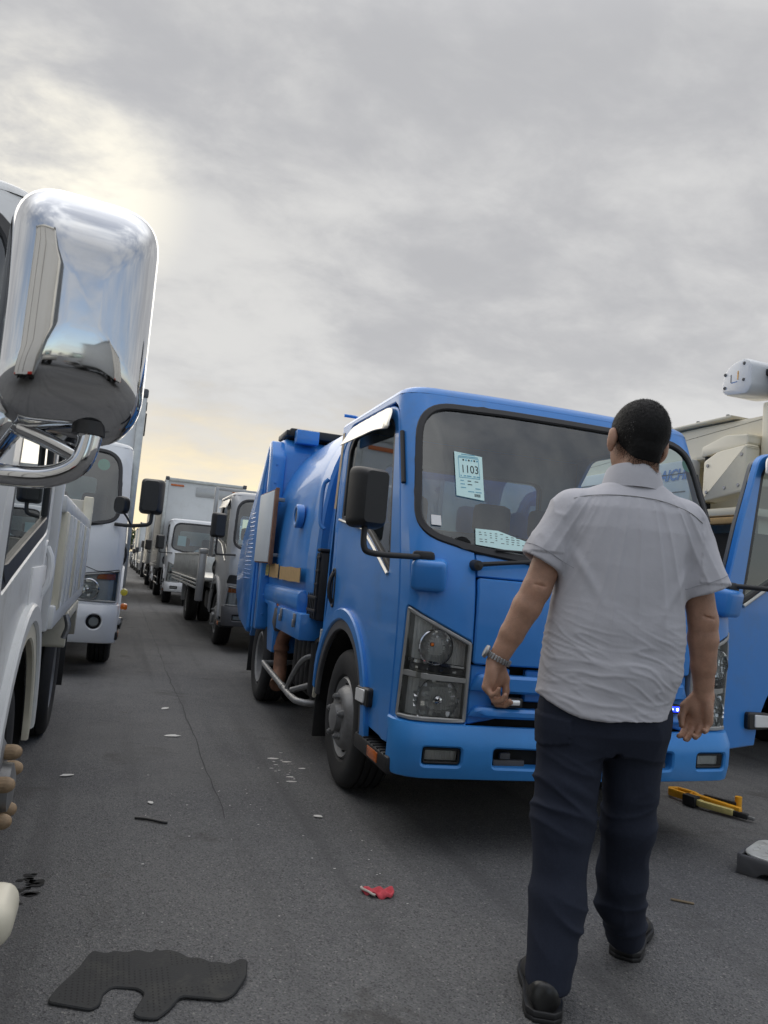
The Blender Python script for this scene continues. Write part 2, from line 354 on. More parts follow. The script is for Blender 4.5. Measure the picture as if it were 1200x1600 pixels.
class CabSurf:
    """front and both sides of a cab as one sheet: u runs round it (0 = middle of the front, negative = truck's right), z up"""
    def __init__(s, hw, r, bow, prof, tz=1.2, tum=0.02):
        s.hw, s.r, s.bow, s.tz, s.tum = hw, r, bow, tz, tum; s.pz = [p[0] for p in prof]; s.py = [p[1] for p in prof]
        s.U0 = hw - r; s.bw = bow * (s.U0 / hw) ** 2; s.U1 = s.U0 + r * math.pi / 2
    def yc(s, z):
        z = np.asarray(z, float)
        return (np.interp(z - 0.04, s.pz, s.py) + np.interp(z, s.pz, s.py) * 2 + np.interp(z + 0.04, s.pz, s.py)) / 4
    def u_side(s, y, z):
        q = y - (float(s.yc(z)) + s.bw)
        if q <= 0: return s.U0
        if q < s.r: return s.U0 + s.r * math.acos(1 - q / s.r)
        return s.U1 + q - s.r
    def side(s, poly, sgn=-1): return [(sgn * s.u_side(p[0], p[1]), p[1]) for p in poly]
    def pos(s, u, z):
        a = np.abs(u); sg = np.where(u < 0, -1.0, 1.0)
        hw = s.hw - s.tum * np.clip((z - s.tz) / 0.85, 0, None) ** 1.3; fl = hw - s.r; yc = s.yc(z)
        th = np.clip((a - s.U0) / s.r, 0, math.pi / 2); xf = np.minimum(a, s.U0) * fl / s.U0
        x = np.where(a <= s.U0, xf, fl + s.r * np.sin(th))
        y = yc + np.where(a <= s.U0, s.bow * (xf / s.hw) ** 2, s.bw + s.r * (1 - np.cos(th)) + np.clip(a - s.U1, 0, None))
        return np.stack([x * sg, y, z], 1)
    def map(s, u, z, d):
        e = 0.004; p = s.pos(u, z); su = s.pos(u + e, z) - s.pos(u - e, z); sz = s.pos(u, z + e) - s.pos(u, z - e)
        n = np.cross(su, sz); n /= np.linalg.norm(n, axis=1, keepdims=True)
        return p + n * np.asarray(d)[:, None]
def patch(mb, S, outer, holes=(), d=0.0, thick=0.02, grid=0.08, bev=0.005, mi=0, dfun=None):
    """a panel cut out of a surface: polygon with holes, rounded rim, real thickness"""
    loops = []
    for k, p in enumerate([outer] + list(holes)):
        L = resample(p, grid)
        if (area(L) > 0) != (k == 0): L = L[::-1]
        loops.append(L)
    pts = []; edges = []
    for L in loops:
        b = len(pts); n = len(L); pts += [Vector(q) for q in L]; edges += [(b + i, b + (i + 1) % n) for i in range(n)]
    def ok(P):
        c = inside(P, loops[0])
        for h in loops[1:]: c &= ~inside(P, h)
        return c
    seg_a = np.concatenate(loops); seg_b = np.concatenate([np.roll(L, -1, 0) for L in loops])
    def dist(P):
        e = seg_b - seg_a; l2 = (e * e).sum(1) + 1e-12; q = P[:, None, :] - seg_a[None]
        t = np.clip((q * e).sum(2) / l2, 0, 1); return np.sqrt(((q - t[..., None] * e) ** 2).sum(2)).min(1)
    extra = []; rings_ = []
    if bev > 0:
        for L in loops:
            e = np.roll(L, -1, 0) - L; nn = np.stack([-e[:, 1], e[:, 0]], 1); nn /= np.linalg.norm(nn, axis=1, keepdims=True) + 1e-9
            b = nn + np.roll(nn, 1, 0); b /= np.linalg.norm(b, axis=1, keepdims=True) + 1e-9
            rings_.append(L + b * bev)
    for Q in rings_:
        keep = ok(Q) & (dist(Q) > bev * 0.7); ids = {}
        for i in np.where(keep)[0]: ids[int(i)] = len(pts); pts.append(Vector(Q[i]))
        for i in ids:
            j = (i + 1) % len(Q)
            if j in ids and np.linalg.norm(Q[i] - Q[j]) > 1e-5: edges.append((ids[i], ids[j]))
    lo = loops[0].min(0); hi = loops[0].max(0)
    gx = np.arange(lo[0] + grid * 0.5, hi[0], grid); gy = np.arange(lo[1] + grid * 0.5, hi[1], grid)
    if len(gx) and len(gy):
        G = np.stack(np.meshgrid(gx, gy), -1).reshape(-1, 2); G = G[ok(G)]
        if len(G): G = G[dist(G) > max(grid * 0.4, bev * 1.6)]
        extra.append(G)
    E = np.concatenate(extra) if extra else np.zeros((0, 2))
    if len(E):
        E = E[ok(E)]
        if len(E): E = E[dist(E) > min(bev * 0.7, 1e9) if bev > 0 else dist(E) > 0]
    pts += [Vector(q) for q in E]
    vo, eo, fo = delaunay_2d_cdt(pts, edges, [], 0, 1e-6)[:3]
    V = np.array([tuple(q) for q in vo]); F = np.array([f for f in fo if len(f) == 3], int)
    F = F[ok(V[F].mean(1))]
    cnt = {}
    for f in F:
        for a, b in ((f[0], f[1]), (f[1], f[2]), (f[2], f[0])):
            cnt[(a, b)] = 1
    bd = [(a, b) for (a, b) in cnt if (b, a) not in cnt]
    isb = np.zeros(len(V), bool)
    for a, b in bd: isb[a] = isb[b] = True
    D = np.full(len(V), d, float)
    if dfun is not None: D += dfun(V[:, 0], V[:, 1])
    Dt = D - np.where(isb & (bev > 0), bev * 1.0, 0)
    top = S.map(V[:, 0], V[:, 1], Dt); bi = np.where(isb)[0]; idx = {int(q): len(V) + k for k, q in enumerate(bi)}
    low = S.map(V[bi, 0], V[bi, 1], D[bi] - thick)
    fs = [tuple(map(int, f)) for f in F] + [(int(b), int(a), idx[int(a)], idx[int(b)]) for a, b in bd]
    mb.add(np.concatenate([top, low]), fs, mi); return mb
def spath(pts, n=8):
    """smooth path through points (Catmull-Rom)"""
    P = [np.array(p, float) for p in pts]; P = [2 * P[0] - P[1]] + P + [2 * P[-1] - P[-2]]; out = []
    for i in range(1, len(P) - 2):
        for k in range(n):
            t = k / n
            out.append(0.5 * ((2 * P[i]) + (-P[i - 1] + P[i + 1]) * t + (2 * P[i - 1] - 5 * P[i] + 4 * P[i + 1] - P[i + 2]) * t * t + (-P[i - 1] + 3 * P[i] - 3 * P[i + 1] + P[i + 2]) * t ** 3))
    out.append(P[-2]); return [tuple(q) for q in out]
def text_geo(body, size, shear=0.0, space=1.0, bold=0.0):
    cu = bpy.data.curves.new('lettering', 'FONT'); cu.body = body; cu.size = size; cu.align_x = 'CENTER'; cu.align_y = 'CENTER'
    cu.shear = shear; cu.space_character = space; cu.offset = bold; cu.resolution_u = 3
    ob = bpy.data.objects.new('lettering', cu); COL.objects.link(ob)
    dg = bpy.context.evaluated_depsgraph_get(); me = ob.evaluated_get(dg).to_mesh()
    v = [tuple(q.co) for q in me.vertices]; f = [tuple(p.vertices) for p in me.polygons]
    ob.evaluated_get(dg).to_mesh_clear(); bpy.data.objects.remove(ob); bpy.data.curves.remove(cu)
    return v, f
def put_text(mb, S, body, cx, cy, size, d, mi, sx=1.0, **k):
    v, f = text_geo(body, size, **k); v = np.array(v)
    mb.add(S.map(cx + v[:, 0] * sx, cy + v[:, 1], np.full(len(v), d)), f, mi)
def flat_rect(mb, S, x0, y0, x1, y1, d, mi):
    U = np.array([x0, x1, x1, x0]); V = np.array([y0, y0, y1, y1]); mb.add(S.map(U, V, np.full(4, d)), [(0, 1, 2, 3)], mi)

# ---- solid shapes from distance fields (people): smooth unions of tapered limbs
class Field:
    def __init__(s, lo, hi, h):
        s.lo = np.array(lo, np.float32); s.h = h; s.n = np.ceil((np.array(hi) - np.array(lo)) / h).astype(int) + 1
        s.ax = [s.lo[i] + h * np.arange(s.n[i], dtype=np.float32) for i in range(3)]; s.d = np.full(tuple(s.n), 0.5, np.float32)
    def sub(s, lo, hi):
        a = np.clip(np.floor((np.array(lo) - s.lo) / s.h).astype(int), 0, s.n); b = np.clip(np.ceil((np.array(hi) - s.lo) / s.h).astype(int) + 1, 0, s.n)
        sl = tuple(slice(a[i], b[i]) for i in range(3)); X = np.meshgrid(*[s.ax[i][sl[i]] for i in range(3)], indexing='ij'); return sl, X
    def smin(s, sl, q, k):
        a = s.d[sl]
        if k > 0:
            h = np.clip(0.5 + 0.5 * (a - q) / k, 0, 1); s.d[sl] = a * (1 - h) + q * h - k * h * (1 - h)
        else: s.d[sl] = np.minimum(a, q)
    def cap(s, a, b, ra, rb, k=0.02, cut=False, flat=None):
        a = np.array(a, np.float32); b = np.array(b, np.float32); m = max(ra, rb) + k * 2 + 0.03
        sl, X = s.sub(np.minimum(a, b) - m, np.maximum(a, b) + m)
        if 0 in X[0].shape: return
        e = b - a; l2 = float(e @ e) + 1e-12
        t = np.clip(((X[0] - a[0]) * e[0] + (X[1] - a[1]) * e[1] + (X[2] - a[2]) * e[2]) / l2, 0, 1)
        dx, dy, dz = X[0] - a[0] - t * e[0], X[1] - a[1] - t * e[1], X[2] - a[2] - t * e[2]
        if flat is not None:   # squash across a direction
            f = np.array(flat[0], np.float32); g = dx * f[0] + dy * f[1] + dz * f[2]; c = flat[1] - 1
            dx, dy, dz = dx + f[0] * g * c, dy + f[1] * g * c, dz + f[2] * g * c
        q = np.sqrt(dx * dx + dy * dy + dz * dz) - (ra + (rb - ra) * t)
        if cut: s.d[sl] = np.maximum(s.d[sl], -q)
        else: s.smin(sl, q, k)
    def ell(s, c, r, k=0.02, rot=None, cut=False):
        c = np.array(c, np.float32); r = np.array(r, np.float32); m = float(r.max()) + 2 * k + 0.03
        sl, X = s.sub(c - m, c + m); Y = [X[i] - c[i] for i in range(3)]
        if rot is not None:
            Q = np.array(rot.transposed()); Y = [Q[i][0] * Y[0] + Q[i][1] * Y[1] + Q[i][2] * Y[2] for i in range(3)]
        g = np.sqrt(sum((Y[i] / r[i]) ** 2 for i in range(3))); g2 = np.sqrt(sum((Y[i] / r[i] ** 2) ** 2 for i in range(3))) + 1e-6
        q = g * (g - 1) / g2
        if cut: s.d[sl] = np.maximum(s.d[sl], -q)
        else: s.smin(sl, q, k)
    def column(s, zs, cx, cy, ax, ay, k=0.02, p=2.2):
        """upright body of elliptical sections given at heights zs"""
        m = max(ax) + k + 0.05; lo = (min(cx) - m, min(cy) - m, min(zs) - 0.05); hi = (max(cx) + m, max(cy) + m, max(zs) + 0.05)
        sl, X = s.sub(lo, hi); z = s.ax[2][sl[2]]; o = np.argsort(zs); f = lambda a: np.interp(z, np.array(zs)[o], np.array(a)[o])[None, None, :].astype(np.float32)
        A, B = f(ax), f(ay); g = (np.abs((X[0] - f(cx)) / A) ** p + np.abs((X[1] - f(cy)) / B) ** p) ** (1 / p)
        q = (g - 1) * np.minimum(A, B); q = np.maximum(q, np.maximum(min(zs) - X[2], X[2] - max(zs))); s.smin(sl, q, k)
    def mesh(s, smooth=2):
        d = s.d; inn = d < 0
        c = [inn[i:inn.shape[0] - 1 + i, j:inn.shape[1] - 1 + j, k:inn.shape[2] - 1 + k] for i in (0, 1) for j in (0, 1) for k in (0, 1)]
        tot = sum(q.astype(np.int8) for q in c); act = (tot > 0) & (tot < 8); I = np.argwhere(act); idx = -np.ones(act.shape, np.int64); idx[act] = np.arange(len(I))
        acc = np.zeros((len(I), 3)); cnt = np.zeros(len(I)); cor = [(i, j, k) for i in (0, 1) for j in (0, 1) for k in (0, 1)]
        for a in range(8):
            for b in range(a + 1, 8):
                A, B = np.array(cor[a]), np.array(cor[b])
                if abs(A - B).sum() != 1: continue
                da = d[I[:, 0] + A[0], I[:, 1] + A[1], I[:, 2] + A[2]]; db = d[I[:, 0] + B[0], I[:, 1] + B[1], I[:, 2] + B[2]]
                m = (da < 0) != (db < 0); t = np.where(m, da / np.where(np.abs(da - db) < 1e-9, 1, da - db), 0)
                acc += np.where(m[:, None], A + t[:, None] * (B - A), 0); cnt += m
        V = s.lo + s.h * (I + acc / np.maximum(cnt, 1)[:, None]); F = []
        for ax in range(3):
            e = [0, 0, 0]; e[ax] = 1; n = d.shape
            a = inn[:n[0] - e[0], :n[1] - e[1], :n[2] - e[2]]; b = inn[e[0]:, e[1]:, e[2]:]; ch = np.argwhere(a != b)
            o1, o2 = [(1, 2), (2, 0), (0, 1)][ax]; ok = (ch[:, o1] > 0) & (ch[:, o2] > 0) & (ch[:, o1] < n[o1] - 1) & (ch[:, o2] < n[o2] - 1); ch = ch[ok]
            fl = a[ch[:, 0], ch[:, 1], ch[:, 2]]; q = []
            for s1, s2 in ((0, 0), (1, 0), (1, 1), (0, 1)):
                w = ch.copy(); w[:, o1] -= s1; w[:, o2] -= s2; q.append(idx[w[:, 0], w[:, 1], w[:, 2]])
            q = np.stack(q, 1); q = np.where(fl[:, None], q, q[:, ::-1]); F.append(q[(q >= 0).all(1)])
        F = np.concatenate(F)
        for _ in range(smooth):
            S = np.zeros_like(V); N = np.zeros(len(V))
            for i in range(4):
                j = (i + 1) % 4
                np.add.at(S, F[:, i], V[F[:, j]]); np.add.at(N, F[:, i], 1); np.add.at(S, F[:, j], V[F[:, i]]); np.add.at(N, F[:, j], 1)
            V = V * 0.5 + 0.5 * S / np.maximum(N, 1)[:, None]
        return V, F
def mesh_from(name, V, F, mat, parent, sharp=None):
    me = bpy.data.meshes.new(name); me.from_pydata([tuple(map(float, p)) for p in V], [], [tuple(map(int, f)) for f in F])
    me.materials.append(M[mat]); me.shade_smooth()
    if sharp: me.set_sharp_from_angle(angle=R(sharp))
    return link(name, me, parent)

# ---------------------------------------------------------------- truck building blocks (truck space: x across, y back from the front bumper, z up)
def make_wheel(parent, x, y, side, rad=0.37, w=0.20, kind='front', nuts=5, n=40, nutmat='steel', cheap=False, nutlen=1.0):
    """side -1 = outer face looks to -x"""
    s = side; rr = rad * 0.60; W = MB()
    xo = x; cx = (0, y, rad)
    if kind == 'front':      # convex disc
        prof = [(rr, xo - s * w * 0.9), (rr, xo - s * 0.012), (rr - 0.012, xo + s * 0.002), (rr - 0.028, xo - s * 0.01), (rr * 0.80, xo - s * 0.02), (rr * 0.70, xo + s * 0.012), (rr * 0.60, xo + s * 0.026),
                (rr * 0.40, xo + s * 0.026), (rr * 0.36, xo + s * 0.02), (rr * 0.34, xo + s * 0.055), (rr * 0.20, xo + s * 0.065), (0, xo + s * 0.066)]
    else:                    # deep dish of a twin rear wheel
        prof = [(rr, xo - s * w * 0.9), (rr, xo - s * 0.012), (rr - 0.012, xo + s * 0.002), (rr - 0.03, xo - s * 0.012), (rr * 0.86, xo - s * 0.05), (rr * 0.80, xo - s * 0.13), (rr * 0.66, xo - s * 0.15), (rr * 0.55, xo - s * 0.145),
                (rr * 0.45, xo - s * 0.14), (rr * 0.40, xo - s * 0.06), (rr * 0.25, xo - s * 0.045), (0, xo - s * 0.044)]
    W.lathe(prof, cx, 'x', n)
    if not cheap:
        for k in range(6):   # hand holes, dark, sunk a little
            a = k * math.pi / 3 + 0.4; q = rr * 0.83 if kind == 'front' else rr * 0.73
            px = xo - s * 0.019 if kind == 'front' else xo - s * 0.143
            c = (px, y + q * math.cos(a), rad + q * math.sin(a))
            W.lathe([(0.0, c[0] + s * 0.004), (0.026, c[0] + s * 0.004), (0.026, c[0] - s * 0.02)], (0, c[1], c[2]), 'x', 10, mi=1)
    wo = W.build('wheel', ['rim', 'dark'], parent)
    T = MB(); h = w; ri = rr + 0.002
    pr = [(ri, xo - s * h), (ri, xo - s * 0.008), (rr + 0.012, xo + s * 0.004), (rr + 0.05, xo + s * 0.014), (rad - 0.055, xo + s * 0.016), (rad - 0.02, xo + s * 0.004), (rad - 0.006, xo - s * 0.012), (rad, xo - s * 0.03)]
    if not cheap:
        for k in range(4):
            g = xo - s * (0.045 + k * (h - 0.07) / 3.2)
            pr += [(rad, g + s * 0.006), (rad - 0.010, g + s * 0.004), (rad - 0.010, g - s * 0.004), (rad, g - s * 0.006)]
    pr += [(rad, xo - s * (h - 0.03)), (rad - 0.02, xo - s * (h - 0.004)), (rr + 0.05, xo - s * h)]
    T.lathe(pr, cx, 'x', n); T.build('tyre', 'rubber', wo, sharp=30)
    if not cheap:
        for k in range(nuts):
            a = k * 2 * math.pi / nuts + 0.3; q = rr * 0.50
            bx = xo + s * 0.026 if kind == 'front' else xo - s * 0.145
            N = MB()
            if nutlen > 1.5: N.lathe([(0.0, bx), (0.024, bx), (0.025, bx + s * 0.022), (0.023, bx + s * 0.034), (0.016, bx + s * 0.046), (0.008, bx + s * 0.051), (0, bx + s * 0.052)], (0, y + q * math.cos(a), rad + q * math.sin(a)), 'x', 14)
            else: N.lathe([(0.0, bx), (0.021, bx), (0.021 * nutlen ** 0.3, bx + s * 0.012), (0.017 * nutlen ** 0.5, bx + s * 0.014), (0.017 * nutlen ** 0.5, bx + s * 0.030 * nutlen), (0.009 * nutlen ** 0.5, bx + s * 0.031 * nutlen), (0.009 * nutlen ** 0.5, bx + s * 0.038 * nutlen), (0, bx + s * 0.038 * nutlen)], (0, y + q * math.cos(a), rad + q * math.sin(a)), 'x', 8)
            N.build('wheel_nut', nutmat, wo, sharp=25)
    return wo
def make_mirror(parent, c, size, arm, rz=0.0, mat='black', armr=0.013, rnd=0.22):
    rot = Matrix.Rotation(rz, 3, 'Z'); m = MB()
    w, d, h = size
    prof = []
    for k in range(7):       # pillow-shaped shell, flat glass at the back
        t = k / 6; e = math.sqrt(max(0.0, 1 - (1 - t) ** 2 * 0.62)); prof.append((t, e))
    rings = []
    for t, e in prof + [(1.0, 0.94)]:
        y = -d / 2 + d * t if (t, e) != (1.0, 0.94) else d / 2
        rings.append([rot @ Vector((px, y, pz)) + Vector(c) for px, pz in rrect(0, 0, w * e, h * (0.55 + 0.45 * e), min(w, h) * rnd * e, 5)])
    m.loft(rings); mo = m.build('mirror', mat, parent, sharp=50)
    g = MB(); g.box((0, d / 2 + 0.001, 0), (w * 0.84, 0.004, h * 0.88), bev=0.001); g.v = [tuple(rot @ Vector(p) + Vector(c)) for p in g.v]; g.build('mirror_glass', 'chrome', mo)
    if arm:
        a = MB(); a.tube(spath(arm, 8), armr, 10); a.build('mirror_arm', mat, mo)
    return mo

WS = [(0.30, 1.268), (0.575, 1.298), (0.852, 1.362), (0.815, 2.026), (0.35, 2.036)]
def ws_poly(r=0.09):
    rt = [(x, z, 0.19 if 0.6 < x else 0.02) for x, z in WS]
    return rpoly(rt + [(-x, z, q) for x, z, q in rt[::-1]], 0.05, 9)
PROF = [(0.2, 0.06), (0.53, 0.055), (0.9, 0.045), (1.12, 0.055), (1.25, 0.085), (1.4, 0.15), (1.7, 0.275), (2.0, 0.40), (2.1, 0.45)]
def arch(cy, cz, r, a0, a1, n=16): return [(cy + r * math.cos(R(a0 + (a1 - a0) * k / n)), cz + r * math.sin(R(a0 + (a1 - a0) * k / n))) for k in range(n + 1)]

def facets(B, c, rx, rz, nx, nz, mi, seed, tilt):
    """bowl of small mirror facets, each tilted its own way"""
    q = np.random.default_rng(seed)
    for i in range(nx):
        for j in range(nz):
            x = (-1 + 2 * (i + 0.5) / nx) * rx; z = (-1 + 2 * (j + 0.5) / nz) * rz; e = (x / rx) ** 2 + (z / rz) ** 2
            if e > 1.02: continue
            hx, hz = rx / nx * 0.97, rz / nz * 0.97; y = 0.028 * (1 - e); ax = q.normal(0, tilt * 0.30) - x / rx * 0.30; az = q.normal(0.52, tilt * 0.40) - z / rz * 0.12
            B.add([(c[0] + x + sx * hx, c[1] + y + sx * hx * ax * 0.6 + sz * hz * az, c[2] + z + sz * hz) for sx, sz in ((-1, -1), (1, -1), (1, 1), (-1, 1))], [(0, 1, 2, 3)], mi)

def build_cab(parent, mat, hw=0.875, L=1.68, grid=0.09, bow=0.05, r=0.12, style='elf', bumper=('blue_flat', 0.325, 0.56), open_left=None, interior=True, wheel_y=1.13,
              visor=True, dz=0.0, rear_window=True, archm='grey', seal='seal', doorbits=True, wheel=None, handle='black', step=True, side_win=None, sealw=0.028):
    S = CabSurf(hw, r, bow, [(z, y) for z, y in PROF]); zt = 2.075; P = {}; P['S'] = S
    us = lambda y, z: S.u_side(y, z)
    df = [(0.245, 0.43), (0.275, 1.2), (0.40, 1.6), (0.555, 1.99)]       # front edge of the door (y, z)
    ztop = [(0.62, 2.03), (1.45, 2.045)]; dr = 1.59
    # --- shell: front, pillars, header, rear quarter
    side = [(us(0.235, 0.53), 0.53), (us(0.265, 1.2), 1.2), (us(0.392, 1.6), 1.6), (us(0.545, 1.99), 1.99, 0.05), (us(0.62, 2.036), 2.036), (us(1.46, 2.05), 2.05, 0.06), (us(1.598, 1.9), 1.9), (us(1.598, 0.62), 0.62), (us(L, 0.62), 0.62), (us(L, zt), zt)]
    outer = rpoly([(u[0], u[1], u[2] if len(u) > 2 else 0.0) for u in side] + [(-u[0], u[1], u[2] if len(u) > 2 else 0.0) for u in side[::-1]], 0, 4)
    ws = ws_poly()
    def hole_of(p, d): return inset(p, d)
    wsh = inset(ws, 0.012)
    if style in ('elf',):
        hl = rpoly([(-0.575, 0.56, 0.015), (-0.575, 0.905, 0.012), (-0.885, 1.045, 0.02), (-0.905, 0.565, 0.02)][::-1], 0.02, 3)
        hx = 0.572
    elif style == 'hino':
        hl = rpoly([(-0.36, 0.655, 0.02), (-0.37, 0.78, 0.02), (-0.60, 0.885, 0.03), (-0.915, 0.935, 0.02), (-0.915, 0.645, 0.02)][::-1], 0.02, 3); hx = None
    else:
        hl = rpoly([(-0.52, 0.60, 0.02), (-0.52, 0.82, 0.02), (-0.87, 0.86, 0.02), (-0.90, 0.60, 0.02)][::-1], 0.02, 3); hx = None
    hlm = [(-x, z) for x, z in hl]
    def merged():            # windscreen opening and bonnet opening as one
        top = [p for p in wsh if p[1] > 1.325 or abs(p[0]) > 0.60]
        top.sort(key=lambda p: math.atan2(p[1] - 1.6, p[0])); st = [p for p in top]
        k = min(range(len(st)), key=lambda i: (math.degrees(math.atan2(st[i][1] - 1.6, st[i][0])) + 90) % 360)
        st = st[k:] + st[:k]
        return [(-hx, 0.545), (hx, 0.545), (hx, 1.325)] + st + [(-hx, 1.325)]
    b = MB()
    if hx: patch(b, S, outer, [merged(), inset(hl, -0.004), inset(hlm, -0.004)], 0, 0.03, grid, 0.006)
    else: patch(b, S, outer, [wsh, inset(hl, -0.004), inset(hlm, -0.004)], 0, 0.03, grid, 0.006)
    # roof
    ue = us(L, zt); uu = np.concatenate([np.linspace(-ue, -S.U1, 9)[:-1], np.linspace(-S.U1, -S.U0, 7)[:-1], np.linspace(-S.U0, S.U0, 13)[:-1], np.linspace(S.U0, S.U1, 7)[:-1], np.linspace(S.U1, ue, 9)])
    ring = S.pos(uu, np.full(len(uu), zt)); c0 = np.array([0, (ring[:, 1].min() + L) / 2 + 0.05, 0]); rings = []
    for k, dzz in ((1.0, -0.004), (0.985, 0.018), (0.955, 0.034), (0.88, 0.048), (0.6, 0.062), (0.25, 0.07)):
        q = ring.copy(); q[:, 0] = c0[0] + (q[:, 0] - c0[0]) * k; q[:, 1] = c0[1] + (q[:, 1] - c0[1]) * k; q[:, 2] = zt + dzz; rings.append([tuple(p) for p in q])
    b.loft(rings, 0, (False, True))
    # back wall with its window
    bw = Plane((0, L - 0.002, 0), (-1, 0, 0), (0, 0, 1)); win = rrect(0, 1.68, 1.16, 0.42, 0.08)
    patch(b, bw, rpoly([(-hw + 0.01, 0.62), (hw - 0.01, 0.62), (hw - 0.01, 1.25, 0), (hw - 0.022, zt + 0.02), (-hw + 0.022, zt + 0.02), (-hw + 0.01, 1.25, 0)], 0.04), [win] if rear_window else [], 0, 0.03, 0.3, 0.0)
    body = b.build('cab_body', mat, parent, sharp=32); P['body'] = body
    if rear_window:
        g = MB(); patch(g, bw, inset(win, -0.01), [inset(win, 0.025)], 0.006, 0.02, 0.3, 0.003, 0); patch(g, bw, inset(win, 0.02), [], -0.01, 0.004, 0.4, 0, 1)
        g.build('rear_window', [seal, 'glass'], body)
    # dark inner cavity behind the openings of the nose
    k = MB(); patch(k, S, [(-us(0.235, 0.6), 0.50), (us(0.235, 0.6), 0.50), (us(0.26, 1.2), 1.20), (-us(0.26, 1.2), 1.20)], [], -0.085, 0.01, 0.15, 0); k.build('bulkhead', 'dark', body)
    # --- windscreen
    w = MB(); patch(w, S, inset(ws, 0.03), [], -0.006, 0.005, grid, 0)
    wo = w.build('windscreen', 'glass', parent, sharp=60); P['ws'] = wo
    w = MB(); patch(w, S, ws, [inset(ws, 0.036)], 0.007, 0.022, min(grid * 0.7, 0.032), 0.006); w.build('windscreen_seal', seal, wo)
    # --- nose panels
    if style == 'elf':
        h = MB(); patch(h, S, rpoly([(-0.566, 0.815, 0.02), (0.566, 0.815, 0.02), (0.566, 1.188, 0.015), (-0.566, 1.188, 0.015)]), [], 0.0, 0.025, grid, 0.007, dfun=lambda u, z: 0.012 * np.clip((z - 0.815) / 0.37, 0, 1))
        h.build('bonnet_panel', mat, body)
        zz = lambda x: np.interp(abs(x), [0, 0.30, 0.566], [1.262, 1.268, 1.297])
        h = MB(); xs = np.linspace(0.566, -0.566, 13); patch(h, S, [(-0.566, 1.196), (0.566, 1.196)] + [(float(x), float(zz(x)) + 0.012) for x in xs], [], -0.004, 0.02, grid, 0.005); h.build('wiper_cowl', mat, body)
        g = MB()
        for z0, z1, pr in ((0.700, 0.776, 0.028), (0.592, 0.634, 0.036)):
            patch(g, S, rpoly([(-0.566, z0, 0.01), (0.566, z0, 0.01), (0.535, z1, 0.02), (-0.535, z1, 0.02)]), [], 0.0, 0.05, grid, 0.012, dfun=lambda u, z, pr=pr: pr * np.clip((0.575 - np.abs(u)) / 0.10, 0, 1))
        for sg in (-1, 1):
            patch(g, S, rpoly([(sg * 0.566, 0.55), (sg * 0.40, 0.59), (sg * 0.38, 0.8), (sg * 0.566, 0.81)][::sg], 0.01), [], -0.02, 0.03, grid, 0.006)
        patch(g, S, rpoly([(-0.3, 0.66), (0.3, 0.66), (0.3, 0.80), (-0.3, 0.80)], 0.01), [], -0.028, 0.03, grid, 0.006)
        P['grille'] = g.build('grille_bar', mat, body)
    elif style == 'hino':
        h = MB(); L2 = [(0.90, 0.915), (0.70, 0.915), (0.46, 1.0), (0.33, 1.26), (0.32, 1.27)]
        for sg in (-1, 1):   # swage line of the nose
            qa = np.interp(np.linspace(0, 4, 60), range(5), [p_[0] for p_ in L2]); qc = np.interp(np.linspace(0, 4, 60), range(5), [p_[1] for p_ in L2]); h.tube([tuple(p_) for p_ in S.map(sg * qa, qc, np.full(60, 0.0005))], 0.003, 6, 0)
        h.build('panel_joint', 'dark', body)
        g = MB(); patch(g, S, rrect(0, 0.86, 0.72, 0.13, 0.03), [], 0.012, 0.02, grid, 0.006); g.build('grille_panel', 'black', body)
    else:
        g = MB(); patch(g, S, rpoly([(-0.9, 0.885), (0.9, 0.885), (0.86, 1.0), (-0.86, 1.0)], 0.03), [], 0.006, 0.02, grid, 0.004); g.build('dark_band', 'black', body)
    # wipers
    for px, ang in ((-0.575, 6), (0.08, 4)):
        p = S.map(np.array([px]), np.array([1.238]), np.array([0.02]))[0]; m = MB()
        m.lathe([(0.0, p[1] - 0.025), (0.022, p[1] - 0.02), (0.026, p[1] + 0.02), (0.026, p[1] + 0.03)], (p[0], 0, p[2]), 'y', 14)
        q = S.map(np.linspace(px, px + 0.50, 6), np.linspace(1.24, 1.30, 6), np.full(6, 0.028)); m.tube([tuple(a) for a in q], [0.011, 0.010, 0.009, 0.008, 0.007, 0.006], 8)
        q = S.map(np.linspace(px + 0.10, px + 0.62, 8), np.linspace(1.315, 1.325, 8), np.full(8, 0.015)); m.tube([tuple(a) for a in q], 0.006, 6)
        m.build('wiper', 'black', body)
    # --- headlamps
    for sg, poly in ((-1, hl), (1, hlm)):
        H = MB(); U = [q[0] for q in poly]; Z = [q[1] for q in poly]; cu = (min(U) + max(U)) / 2; cz = (min(Z) + max(Z)) / 2
        patch(H, S, poly, [inset(poly, 0.017)], 0.003, 0.05, 0.06, 0.005, 0)          # frame
        patch(H, S, inset(poly, 0.004), [], -0.040, 0.01, 0.06, 0, 1)                   # bucket
        if style == 'elf': patch(H, S, rpoly([(sg * 0.888, 0.745), (sg * 0.588, 0.728), (sg * 0.588, 0.752), (sg * 0.888, 0.772)][::(1 if sg > 0 else -1)], 0.004), [], -0.001, 0.05, 0.06, 0.003, 0)
        ho = H.build('headlight', ['lampgrey', 'reflector' if style != 'old' else 'facet'], parent, sharp=35); P.setdefault('hl', []).append(ho)
        m = MB(); patch(m, S, inset(poly, 0.018), [], -0.002, 0.004, 0.05, 0); m.build('lens', 'lens', ho, sharp=60)
